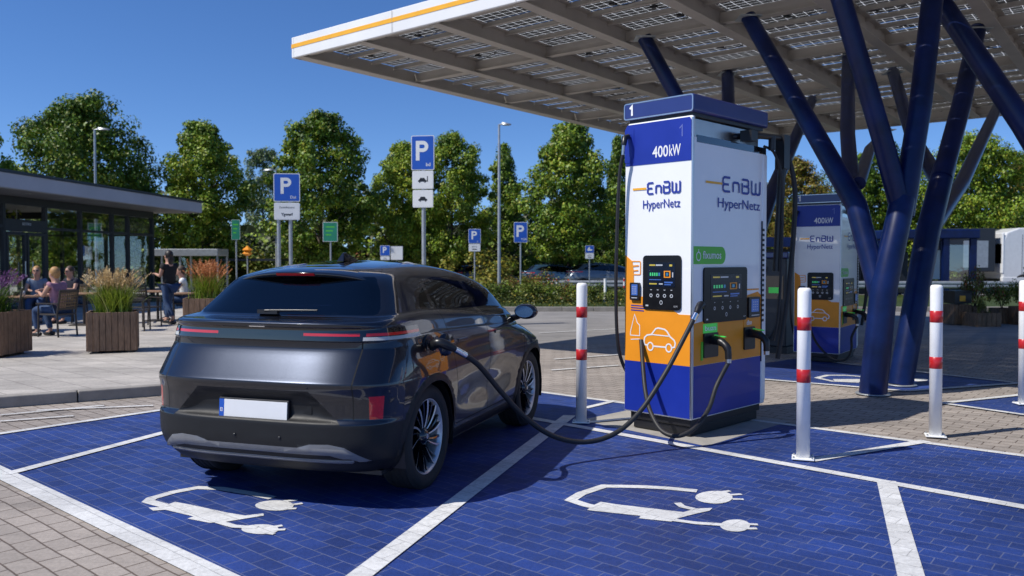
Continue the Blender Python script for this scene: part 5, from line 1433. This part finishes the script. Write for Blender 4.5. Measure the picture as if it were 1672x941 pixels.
    vs=[lo_,V('belly'),V('chest'),sl('chest','neck',.55),V('shL'),sl('shL','elL',sleeve),V('shR'),sl('shR','elR',sleeve)]
    rd=[(.20,.16),(.172,.135),(.195,.145),(.085,.08),.098,.078,.098,.078]
    skin('shirt',vs,[(0,1),(1,2),(2,3),(2,4),(4,5),(2,6),(6,7)],rd,top,t)
    vs=[V('pelvis'),V('hipL'),V('knL'),sl('knL','anL',.92),V('hipR'),V('knR'),sl('knR','anR',.92)]
    skin('trousers',vs,[(0,1),(1,2),(2,3),(0,4),(4,5),(5,6)],[(.185,.145),.112,.078,.056,.112,.078,.056],bottom,t)
    for s in 'LR':
        a=V('an'+s); tt_=V('to'+s); d=(tt_-a); d.z=0; d.normalize()
        b=MB(); 
        b.tube([Vector((a.x,a.y,.045))-d*.07,Vector((a.x,a.y,.045)),Vector((a.x,a.y,.04))+d*.09,Vector((a.x,a.y,.03))+d*.17],[.036,.046,.042,.026],12); b.build('shoe',shoe,t)
    return t
def fig(**k):
    J=dict(pelvis=(0,0,.95),belly=(0,0,1.10),chest=(0,.01,1.30),neck=(0,.0,1.47),head=(0,-.015,1.56),headtop=(0,-.01,1.67),
      shL=(-.17,.01,1.40),elL=(-.21,.03,1.12),wrL=(-.20,-.10,.90),shR=(.17,.01,1.40),elR=(.21,.03,1.12),wrR=(.20,-.10,.90),
      hipL=(-.09,0,.88),knL=(-.10,-.02,.50),anL=(-.10,.02,.09),toL=(-.11,-.11,.04),hipR=(.09,0,.88),knR=(.10,-.02,.50),anR=(.10,.02,.09),toR=(.11,-.11,.04))
    J.update(k); return J
M['pink_cloth']=mat('pink_cloth',(.36,.18,.24),.85,var=.15,scale=12); M['blue_cloth']=mat('blue_cloth',(.16,.21,.29),.85,var=.15,scale=12)
M['navy_cloth']=mat('navy_cloth',(.012,.014,.03),.85); M['black_cloth']=mat('black_cloth',(.012,.012,.013),.85); M['denim']=mat('denim',(.025,.055,.13),.85,var=.25,scale=15)
M['hair_blond']=mat('hair_blond',(.40,.22,.08),.6,var=.3,scale=40); M['hair_dark']=mat('hair_dark',(.02,.013,.01),.5,var=.3,scale=40); M['hair_brown']=mat('hair_brown',(.06,.035,.02),.6,var=.3,scale=40)
# walking woman seen from behind, holding a tray towards the left
w=pzv(277,529)
person((w.x,w.y,.12),R(-120)+0,fig(knL=(-.09,-.16,.52),anL=(-.09,-.20,.09),toL=(-.09,-.33,.04),knR=(.09,.02,.50),anR=(.09,.25,.14),toR=(.09,.14,.06),
   elL=(-.20,-.05,1.13),wrL=(-.14,-.30,1.16),elR=(.20,-.05,1.13),wrR=(.12,-.31,1.18),chest=(0,0,1.30)),'woman in black top and blue jeans walking across the terrace carrying something','black_cloth','denim','hair_dark','black',True,.5)
b=MB(); b.lathe([(.0001,0),(.13,0),(.14,.012),(.0001,.008)],20); o=tag(b.build('tray','chair_dark'),'small dark tray carried by the walking woman','tray'); 
ofs=Matrix.Rotation(R(-120),4,'Z') @ Vector((-.01,-.40,1.15)); o.location=(w.x+ofs.x,w.y+ofs.y,.12+ofs.z)
def sit(**k):
    J=fig(pelvis=(0,.04,.56),belly=(0,.03,.72),chest=(0,.0,.93),neck=(0,-.03,1.10),head=(0,-.06,1.19),headtop=(0,-.06,1.30),
      shL=(-.17,.0,1.03),elL=(-.22,-.12,.80),wrL=(-.12,-.33,.80),shR=(.17,.0,1.03),elR=(.22,-.12,.80),wrR=(.12,-.33,.80),
      hipL=(-.09,.0,.53),knL=(-.12,-.42,.53),anL=(-.12,-.40,.09),toL=(-.12,-.53,.04),hipR=(.09,.0,.53),knR=(.12,-.42,.53),anR=(.12,-.36,.09),toR=(.12,-.49,.04))
    J.update(k); return J
person((cA.x,cA.y,.12),R(-105),sit(wrL=(-.05,-.38,.82),wrR=(.06,-.36,.86),anL=(-.10,-.25,.09),toL=(-.10,-.38,.04)),'blond seated person in pink sleeveless top, seen from the side on the woven chair','pink_cloth','denim','hair_blond','black',False,.2,glasses=True)
person((cB.x,cB.y,.12),R(20),sit(head=(.0,-.07,1.19)),'blond seated person in grey-blue shirt facing the camera at the left table','blue_cloth','denim','hair_blond','black',False,.55,glasses=True)
person((cC.x,cC.y,.12),R(-20),sit(wrL=(-.02,-.36,.84),wrR=(.10,-.36,.82)),'man with glasses and short dark hair in a dark polo shirt at the terrace table','navy_cloth','denim','hair_brown','black',False,.55,glasses=True)

person((pzv(300,524).x,pzv(300,524).y,.12),R(-70),sit(),'seated person in pale top at the far table right of the walking woman','sign_white','denim','hair_brown','black',False,.5)

# ================================================================== SIGNS AND LAMPS
def yawed(o): 
    return o
def plate(t, name, w, h, zc, m, edge='sign_white', y=-.0, r=.04, x=0):
    fr=lambda u,v,q:(u,y-q,v)
    b=MB(); b.prism(rrect(x-w/2,x+w/2,zc-h/2,zc+h/2,r,4),fr,.02); p=b.build(name,edge,t)
    bm=bmesh.new(); bm.from_mesh(p.data); bmesh.ops.recalc_face_normals(bm,faces=bm.faces); bm.to_mesh(p.data); bm.free()
    if m:
        e=w*.028; b=MB(); b.prism(rrect(x-w/2+e,x+w/2-e,zc-h/2+e,zc+h/2-e,r*.8,4),fr,.022); p2=b.build('sign_face',m,p)
        bm=bmesh.new(); bm.from_mesh(p2.data); bmesh.ops.recalc_face_normals(bm,faces=bm.faces); bm.to_mesh(p2.data); bm.free()
    return p
def letter_P(b, fr, cx, z0, h, q):
    w=h*.62; k=h*.19
    o=[(cx-w/2,z0),(cx-w/2,z0+h),(cx+w*.05,z0+h)]
    n=10; Rr=h*.285; cc=(cx+w*.10,z0+h-Rr)
    outer=[(cc[0]+Rr*math.sin(math.pi*i/n),cc[1]+Rr*math.cos(math.pi*i/n)) for i in range(n+1)]
    ri=Rr-k; inner=[(cc[0]+ri*math.sin(math.pi*i/n),cc[1]+ri*math.cos(math.pi*i/n)) for i in range(n+1)]
    b.add([fr(cx-w/2,z0,q),fr(cx-w/2+k,z0,q),fr(cx-w/2+k,z0+h,q),fr(cx-w/2,z0+h,q)],[(0,1,2,3)])
    b.add([fr(cx-w/2+k,z0+h-k,q),fr(cc[0],z0+h-k,q),fr(cc[0],z0+h,q),fr(cx-w/2+k,z0+h,q)],[(0,1,2,3)])
    b.add([fr(cx-w/2+k,cc[1]-Rr,q),fr(cc[0],cc[1]-Rr,q),fr(cc[0],cc[1]-ri,q),fr(cx-w/2+k,cc[1]-ri,q)],[(0,1,2,3)])
    vs=[fr(u,v,q) for u,v in outer]+[fr(u,v,q) for u,v in inner]; b.add(vs,[(i,i+1,n+2+i,n+1+i) for i in range(n)])
def little_car(b, fr, cx, cz, w, q, tall=False):
    h=w*.5
    pts=[(-.5,.0),(-.48,.28),(-.36,.42),(-.24,.85),(.22,.85),(.34,.42),(.48,.30),(.5,.0)]
    b.add([fr(cx+a*w,cz+(c-.4)*h,q) for a,c in pts],[tuple(range(8))])
    for s in (-.30,.30): b.add([fr(cx+s*w-.07*w,cz-.62*h,q),fr(cx+s*w+.07*w,cz-.62*h,q),fr(cx+s*w+.07*w,cz-.4*h,q),fr(cx+s*w-.07*w,cz-.4*h,q)],[(0,1,2,3)])
    if tall: b.add([fr(cx+.52*w,cz-.4*h,q),fr(cx+.62*w,cz-.4*h,q),fr(cx+.62*w,cz+.8*h,q),fr(cx+.52*w,cz+.8*h,q)],[(0,1,2,3)])
def sign(px, dep, base_z, rows, pole_r, label, poles=(0,), rz=0, sub='Dul', name='parking_sign', extra=None):
    g_=D(px,427,dep); t=empty(name,(g_.x,g_.y,base_z),rz,label,'sign')
    zof=lambda py: EYE+(427-py)*dep/F-base_z
    topz=0
    for k,(kind,w_px,y0,y1) in enumerate(rows):
        w=w_px*dep/F; z1,z0=zof(y0),zof(y1); h=z1-z0; zc=(z0+z1)/2; topz=max(topz,z1); fr=lambda u,v,q:(u,-pole_r-q,v)
        m={'P':'sign_blue','A':'sign_blue','G':'sign_green'}.get(kind,'sign_white')
        p=plate(t,'sign_plate',w,h-.012,zc,m,'sign_white' if kind!='W' else 'galv',y=-pole_r,r=.03 if w>.3 else .02)
        b=MB()
        if kind=='P':
            letter_P(b,fr,-w*.04,zc-h*.22,h*.56,.024); text(b,sub,h*.14,fr,(w*.24,zc-h*.34),.024,bold=.01); b.build('sign_lettering','sign_white',p)
        elif kind=='A':
            b.add([fr(-w*.25,zc-h*.2,.024),fr(w*.3,zc-h*.2,.024),fr(w*.3,zc-h*.02,.024),fr(w*.05,zc+.02*h,.024),fr(w*.02,zc+h*.3,.024),fr(-w*.1,zc+h*.25,.024),fr(-w*.25,zc,.024)],[tuple(range(7))]); b.build('sign_lettering','sign_white',p)
        elif kind=='C1': little_car(b,fr,-.01,zc,w*.42,.024,True); b.build('car_pictogram','black',p)
        elif kind=='C2': little_car(b,fr,0,zc,w*.44,.024); b.build('car_pictogram','black',p)
        elif kind=='T':
            text(b,'Zoohyftensens',h*.17,fr,(0,zc+h*.22),.024,sx=.85); text(b,'Ygwerf',h*.22,fr,(w*.0,zc-h*.18),.024,bold=.03); b.build('sign_lettering','black',p)
        elif kind=='t':
            text(b,'geprnt',h*.25,fr,(0,zc+h*.15),.024); b.ribbon([(-w*.2,zc-h*.2),(w*.2,zc-h*.2)],h*.12,fr,.024); b.build('sign_lettering','black',p)
        elif kind=='G':
            for q_ in range(3): b.ribbon([(-w*.3,zc+h*(.25-.2*q_)),(w*(.3-.12*q_),zc+h*(.25-.2*q_))],h*.06,fr,.024)
            b.build('sign_lettering','green',p)
    for x in poles:
        b=MB(); b.tube([(x,0,0),(x,0,topz-.04)],pole_r,16); b.lathe([(.0001,topz-.038),(pole_r*1.05,topz-.04),(pole_r*1.05,topz-.06)],16,c=(x,0,0)); b.build('pole','galv',t)
    b=MB()
    for (kind,w_px,y0,y1) in rows:
        for yy in (.25,.75):
            z=zof(y0+(y1-y0)*yy)
            for x in poles: b.box((x,0,z),(pole_r*2.6,pole_r*2.2,.03))
    b.build('clamp','galv',t)
    return t
sign(692,20,.12,[('P',38,223,279.5),('C1',35,280,310),('C2',34,311,340)],.052,'tallest parking sign, blue P plate over two white plates with car symbols',rz=R(-8),sub='bd')
s_=sign(470,20,.12,[('P',42,284,330.5),('T',41,331.5,360)],.045,'large blue P sign above a white text plate, on two grey poles',poles=(-.21,.07),rz=R(5))
sign(629,40,0,[('P',16,401,418),('t',15,418.5,425)],.03,'tiny blue P sign just above the car roof beside a grey board',sub='')
sign(775,34,.14,[('P',20,374,398),('t',19,398.5,411)],.03,'small blue P sign with white lower plate, above the car windows',sub='u')
sign(850,32.5,.14,[('P',22,363,396.5)],.032,'small blue P sign with white lettering along the bottom, right of the mirror',sub='YGR')
sign(962.5,35,.14,[('A',14,401,413.5),('t',14,413.5,423)],.025,'small blue pictogram sign with white plate, nearest the left edge of the charging station')
sign(386,38,.0,[('G',14,359,392)],.035,'narrow green information sign with a thin pole, above the orange grass',name='information_sign')
sign(540,38,.0,[('G',24,363,395)],.04,'wider green information sign between the two large parking signs',name='information_sign')
sign(648,41,0,[('W',20,402,425)],.03,'blank grey board right of the tiny parking sign',name='board_sign')
t=sign(404,39,0,[('W',2,409,412)],.03,'bright orange shade sign on a pole left of the two-pole parking sign',name='orange_sign')
zc=EYE+(427-411)*39/F; b=MB(); b.lathe([(.0001,zc+.28),(.10,zc+.20),(.25,zc+.08),(.12,zc+.02),(.24,zc-.10),(.08,zc-.20),(.0001,zc-.21)],6,smooth=False); b.build('sign_plate','orange',t)
def lamp(px, dep, top_py, head, label, base=.12):
    g_=D(px,427,dep); z=EYE+(427-top_py)*dep/F-base; t=empty('street_lamp',(g_.x,g_.y,base),0,label,'street lamp')
    b=MB(); b.tube([(0,0,0),(0,0,z*.55),(0,0,z)],[.075,.06,.045],14); b.build('pole','galv',t)
    L=head*dep/F; s=1 if L>0 else -1; b=MB(); b.tube([(0,0,z-.02),(L*.3,0,z+.03)],.03,8); b.build('arm','galv',t)
    b=MB(); n_=8; vs=[]
    for k in range(n_+1):
        u=k/n_; x=L*(.25+.85*u); w_=.16*math.sin(math.pi*min(.97,u*.8+.15)); hgt=.11*(1-u*.6)
        vs+=[(x,-w_,z-.02),(x,-w_*.6,z-.02+hgt),(x,w_*.6,z-.02+hgt),(x,w_,z-.02)]
    fs=[(4*k+e,4*k+(e+1)%4,4*k+4+(e+1)%4,4*k+4+e) for k in range(n_) for e in range(4)]+[(0,1,2,3),(4*n_+3,4*n_+2,4*n_+1,4*n_)]
    b.add(vs,fs,0,False); hd=b.build('lamp_head','galv',t)
    b=MB(); b.box((L*.72,0,z-.028),(abs(L)*.5,.14,.012)); b.build('lens','lamp_glass',hd)
lamp(158,36,213,22,'grey street lamp seen above and through the cafe')
lamp(815,33,205,18,'tall grey street lamp between the parking signs and the charging station')
lamp(452,42,279,-18,'street lamp whose head pokes out left of the two-pole parking sign')
lamp(441,70,313,-10,'tiny far street lamp head in the pale tree behind the two-pole parking sign',0)

# ------------------------------------------------------------------ guard rails, shelter, far vehicles
def rail(x0,x1,y,label,z=.62,step=2.2):
    t=empty('guard_rail',((x0+x1)/2,y,0),0,label,'guard rail'); L=(x1-x0)/2
    b=MB(); 
    pr=[(-.15,0),(-.10,.04),(-.05,.04),(0,0),(.05,.04),(.10,.04),(.15,0)]
    vs=[(sx,-q,z+a) for sx in (-L,L) for a,q in pr]; b.add(vs,[(i,i+1,i+8,i+7) for i in range(6)]); b.build('rail','galv',t)
    n_=int(2*L/step)
    for k in range(n_+1):
        b=MB(); b.bb(-L+k*step-.04,-L+k*step+.04,.0,.07,0,z+.10); b.build('post','galv',t)
rail(1.1,9.5,35.6,'galvanised guard rail in front of the parked blue cars')
rail(13,32,34.5,'pale guard rail in front of the lorry at the right')
for k,px in enumerate((896,909,1019)):
    p=G(px,489); h=.9; t=empty('marker_post',p,0,['red and white marker post left of two by the blue car','red and white marker post right of two by the blue car','red and white marker post at the edge of the charging station'][k],'marker post','red and white marker posts')
    b=MB(); b.tube([(0,0,0),(0,0,h)],.035,10); b.build('post','white_paint',t)
    b=MB()
    for z0 in (.15,.45,.75): b.tube([(0,0,z0),(0,0,z0+.13)],.037,10)
    b.build('red_band','red',t)
p=G(988,500); t=empty('marker_post',(p.x,p.y,.1),0,'plain white marker post in the bed in front of the guard rail','marker post'); b=MB(); b.tube([(0,0,0),(0,0,.85)],.05,10); b.build('post','white_paint',t); b=MB(); b.tube([(0,0,.85),(0,0,.88)],.055,10); b.build('cap','white_paint',t)
# shelter with white roof band at the left
t=empty('bus_shelter',(D(306,427,39).x,39,0),0,'low shelter with a white roof band and glass back right of the cafe','shelter')
b=MB(); b.bb(-1.65,1.65,-.6,.9,1.86,2.18); b.build('roof','galv',t,bevel=.02)
for x in (-1.6,-.2,1.55):
    for y in (-.5,.8): b=MB(); b.bb(x,x+.08,y,y+.08,0,1.86); b.build('post','galv',t)
b=MB(); b.add([(-1.5,.85,.2),(1.5,.85,.2),(1.5,.85,1.8),(-1.5,.85,1.8)],[(0,1,2,3)]); b.build('glass_panel','cafe_glass',t)
t=empty('carport',(D(408,427,44).x,44,0),0,'thin dark flat carport roof behind the orange grass','carport')
b=MB(); b.bb(-1.8,1.8,-1,1,1.62,1.74); b.build('roof','anthracite',t)
for x in (-1.7,1.6):
    b=MB(); b.bb(x,x+.1,-.9,-.8,0,1.62); b.build('post','anthracite',t)
# far cars
fc=build_car('parked_car',(0,0,0),0,'x','car','car_blue',full=False)
def place_car(o,px,py,rz,pm,label,s=1.0):
    p=G(px,py); o.location=(p.x,p.y,0); o.rotation_euler=(0,0,rz); o.scale=(s,s*1.08,s*.92); o['label']=label; o['group']='cars parked beyond the planting bed'
    for k in kids(o):
        if k.name.startswith(('body',)):
            k.material_slots[0].link='OBJECT'; k.material_slots[0].material=M[pm]
place_car(fc,875,478,R(-96),'car_blue','dark blue hatchback beyond the guard rail, left of the two')
f2=dup(fc); place_car(f2,948,479,R(-88),'car_grey','grey-blue estate car beyond the guard rail, next to the charging station',1.05)
f3=dup(fc); place_car(f3,752,474,R(-80),'car_navy','dark car glimpsed above the front of the parked crossover',.95)

# truck at the right
tr=empty('lorry',(D(1633,427,41).x,41,0),R(0),'white articulated lorry cab with dark trailer at the right edge','lorry')
b=MB(); cab_=[(-.55,.75),(-.62,1.5),(-.62,2.45),(-.40,3.0),(.2,3.22),(2.1,3.22),(2.1,.75)]
b.prism(cab_,lambda u,v,q:(u,-1.2+q,v),2.4); cb=b.build('cab','truck_white',tr,bevel=.06)
bm=bmesh.new(); bm.from_mesh(cb.data); bmesh.ops.recalc_face_normals(bm,faces=bm.faces); bm.to_mesh(cb.data); bm.free()
b=MB(); b.prism([(.50,1.6),(.50,2.32),(1.15,2.32),(1.15,1.75),(1.0,1.6)],lambda u,v,q:(u,-1.203-q,v),.004); b.build('side_window','gloss_black',cb)
b=MB(); b.bb(1.30,1.38,-1.35,-1.21,1.7,2.3); b.build('wing_mirror','black',cb)
for x in (.35,1.22):
    b=MB(); b.bb(x-.008,x+.008,-1.206,-1.202,1.0,2.9); b.build('door_seam','dark_gap',cb)
b=MB(); b.bb(1.0,1.16,-1.225,-1.203,1.42,1.46); b.build('door_handle','black',cb)
b=MB(); b.bb(.42,.95,-1.206,-1.203,1.22,1.34); b.build('door_lettering','car_blue',cb)
b=MB(); b.bb(.40,1.18,-1.23,-1.203,.86,.92); b.bb(.40,1.18,-1.23,-1.203,1.02,1.07); b.build('step','black',cb)
b=MB(); b.bb(-.62,-.50,-1.22,1.22,1.0,3.0); b.build('air_deflector','truck_white',cb,bevel=.1)
for x in (-.0,3.0,4.2):
    w_=empty('wheel',(x+.45,-1.05,.5)); w_.parent=tr
    b=MB(); b.lathe([(.28,-.16),(.47,-.17),(.5,-.13),(.5,.13),(.47,.17),(.28,.16)],32,axis='Y'); b.build('tyre','tyre',w_)
    b=MB(); b.lathe([(.0001,-.10),(.12,-.12),(.14,-.05),(.25,-.06),(.285,-.14)],24,axis='Y'); b.build('rim','silver',w_)
b=MB(); b.bb(-.60,2.1,-1.22,-1.0,.45,.85); b.bb(.75,2.0,-1.21,-.9,.85,1.1); b.build('skirt','truck_white',tr,bevel=.04)
b=MB(); b.bb(-.5,8,-.6,.6,.5,.74); b.build('chassis','black',tr)
tl=MB(); tl.bb(-3.3,-.95,-1.2,1.2,1.1,3.2); tl.build('trailer','anthracite',tr,bevel=.03)
b=MB(); b.bb(-2.5,-1.3,-1.215,-1.202,1.3,2.6); b.build('trailer_panel','galv',tr)
# long blue-framed structure
st_=empty('wash_bay',(D(1528,427,36).x,36,0),R(0),'navy framed service shelter with glass sides behind the blue columns','shelter')
b=MB(); b.bb(-2.6,1.15,-1.4,1.4,2.55,2.95); b.build('roof','navy',st_,bevel=.05)
for x in (-2.5,-1.2,-.35,.8):
    for y in (-1.3,1.15):
        b=MB(); b.bb(x,x+.26,y,y+.15,0,2.55); b.build('post','navy',st_)
b=MB(); b.add([(-.1,-1.22,.6),(.8,-1.22,.6),(.8,-1.22,2.3),(-.1,-1.22,2.3)],[(0,1,2,3)]); b.build('glass_panel','cafe_glass',st_)
b=MB(); b.bb(-.0,.7,1.0,1.1,.8,2.1); b.build('poster','sign_white',st_)
b=MB(); b.bb(-2.2,-1.2,.0,.8,.2,2.0); b.build('wash_unit','anthracite',st_,bevel=.04)
st2=empty('store_shed',(D(1268,427,40).x,40,0),0,'dark blue low roofed store behind the charging stations','store')
b=MB(); b.bb(-1.6,5.4,-.8,.8,2.3,2.75); b.build('roof','navy',st2)
for x in (-1.5,.6,2.8,5.0):
    b=MB(); b.bb(x,x+.2,-.7,-.55,0,2.3); b.build('post','navy',st2)
b=MB(); b.bb(-1.4,5.1,.3,.4,.0,2.2); b.build('back_panel','anthracite',st2)
# waste bin and pots on the right
p=G(1562,530); t=empty('waste_bin',p,R(8),'timber-clad waste bin with dark top and yellow sticker behind the blue columns','bin')
wv=.46
for s in range(4):
    for k in range(5):
        b=MB(); b.X=Matrix.Rotation(s*math.pi/2,4,'Z') @ Matrix.Translation((-wv/2+wv/5*(k+.5),-wv/2,.27)); b.box((0,0,0),(wv/5-.01,.02,.50)); b.build('plank','wood',t)
b=MB(); b.bb(-.2,.2,-.2,.2,.02,.52); b.bb(-.23,.23,-.23,-.20,.54,.80); b.bb(-.23,.23,.20,.23,.54,.80); b.bb(-.23,-.20,-.2,.2,.54,.80); b.bb(.20,.23,-.2,.2,.54,.80); b.bb(-.24,.24,-.24,.24,.80,.86); b.build('bin_top','black',t)
b=MB(); b.bb(-.10,.06,-.236,-.232,.60,.74); b.build('sticker','orange_stripe',t); 
def pot(px,py,w_,h_,label,kind,hp_):
    p=G(px,py)+Vector((0,w_/2,0)); t=empty('planter_box',p,R(5),label,'planter')
    for s in range(4):
        for k in range(5):
            b=MB(); b.X=Matrix.Rotation(s*math.pi/2,4,'Z') @ Matrix.Translation((-w_/2+w_/5*(k+.5),-w_/2,h_/2)); b.box((0,0,0),(w_/5-.01,.02,h_)); b.build('plank','wood',t)
    b=MB(); b.bb(-w_/2+.02,w_/2-.02,-w_/2+.02,w_/2-.02,.02,h_-.04); b.build('soil','soil',t)
    o=dup(shr[kind]); o.location=(p.x,p.y,h_-.06); o.scale=(hp_*.55,hp_*.55,hp_); o['label']='%s plant in the %s'%({'y':'yellow','g':'loose green','r':'reddish'}[kind],label); o['group']='potted plants at the right'
pot(1613,534,.62,.34,'low square timber box in the middle of the potted group','y',.45)
pot(1643,529,.42,.40,'square timber pot nearest the white lorry cab','g',.9)
pot(1598,530,.36,.46,'timber pot just right of the waste bin','r',1.1)
pot(1675,531,.40,.46,'timber pot cut by the right edge of the photo','g',.9)
p=G(1596,560)
# ================================================================== CAMERA, LIGHT, SKY
cd=bpy.data.cameras.new('camera'); cam=bpy.data.objects.new('camera',cd); COL.objects.link(cam); SC.camera=cam
cam.location=(0,0,EYE); cam.rotation_euler=(math.pi/2-PITCH,0,0)
cd.sensor_width=36; cd.lens=36*F/1672; cd.clip_end=3000; cd.clip_start=.05
cd.dof.use_dof=True; cd.dof.focus_distance=6.9; cd.dof.aperture_fstop=2.4
SUN_EL=R(51); sx_,sy_=-.93,-.37
w=bpy.data.worlds.new('World'); SC.world=w; w.use_nodes=True; nt=w.node_tree
sky=nt.nodes.new('ShaderNodeTexSky'); sky.sky_type='NISHITA'; sky.sun_disc=False; sky.sun_elevation=SUN_EL; sky.sun_rotation=math.atan2(sx_,sy_)
sky.altitude=2500; sky.air_density=1.0; sky.dust_density=.0; sky.ozone_density=3.5
hs=nt.nodes.new('ShaderNodeHueSaturation'); hs.inputs['Saturation'].default_value=1.2; hs.inputs['Hue'].default_value=.508; hs.inputs['Value'].default_value=1.12
bg=nt.nodes['Background']; bg.inputs[1].default_value=.13
tc=nt.nodes.new('ShaderNodeTexCoord'); va=nt.nodes.new('ShaderNodeVectorMath'); va.operation='ADD'; va.inputs[1].default_value=(0,0,.045)
nm=nt.nodes.new('ShaderNodeVectorMath'); nm.operation='NORMALIZE'; nt.links.new(tc.outputs['Generated'],va.inputs[0]); nt.links.new(va.outputs[0],nm.inputs[0]); nt.links.new(nm.outputs[0],sky.inputs['Vector'])
nt.links.new(sky.outputs[0],hs.inputs['Color']); nt.links.new(hs.outputs[0],bg.inputs[0])
sd=bpy.data.lights.new('sun','SUN'); sd.energy=5.0; sd.angle=R(.53); sd.color=(1,.955,.88); so=bpy.data.objects.new('sun',sd); COL.objects.link(so)
sv=Vector((sx_*math.cos(SUN_EL),sy_*math.cos(SUN_EL),math.sin(SUN_EL))); so.rotation_euler=sv.to_track_quat('Z','Y').to_euler(); so.location=(-20,-10,30)
SC.view_settings.view_transform='Standard'; SC.view_settings.look='None'; SC.view_settings.exposure=0; SC.view_settings.gamma=1
SC.render.engine='CYCLES'
SC.cycles.max_bounces=8; SC.cycles.transparent_max_bounces=12; SC.cycles.sample_clamp_indirect=6
SC.render.resolution_x=1024; SC.render.resolution_y=576
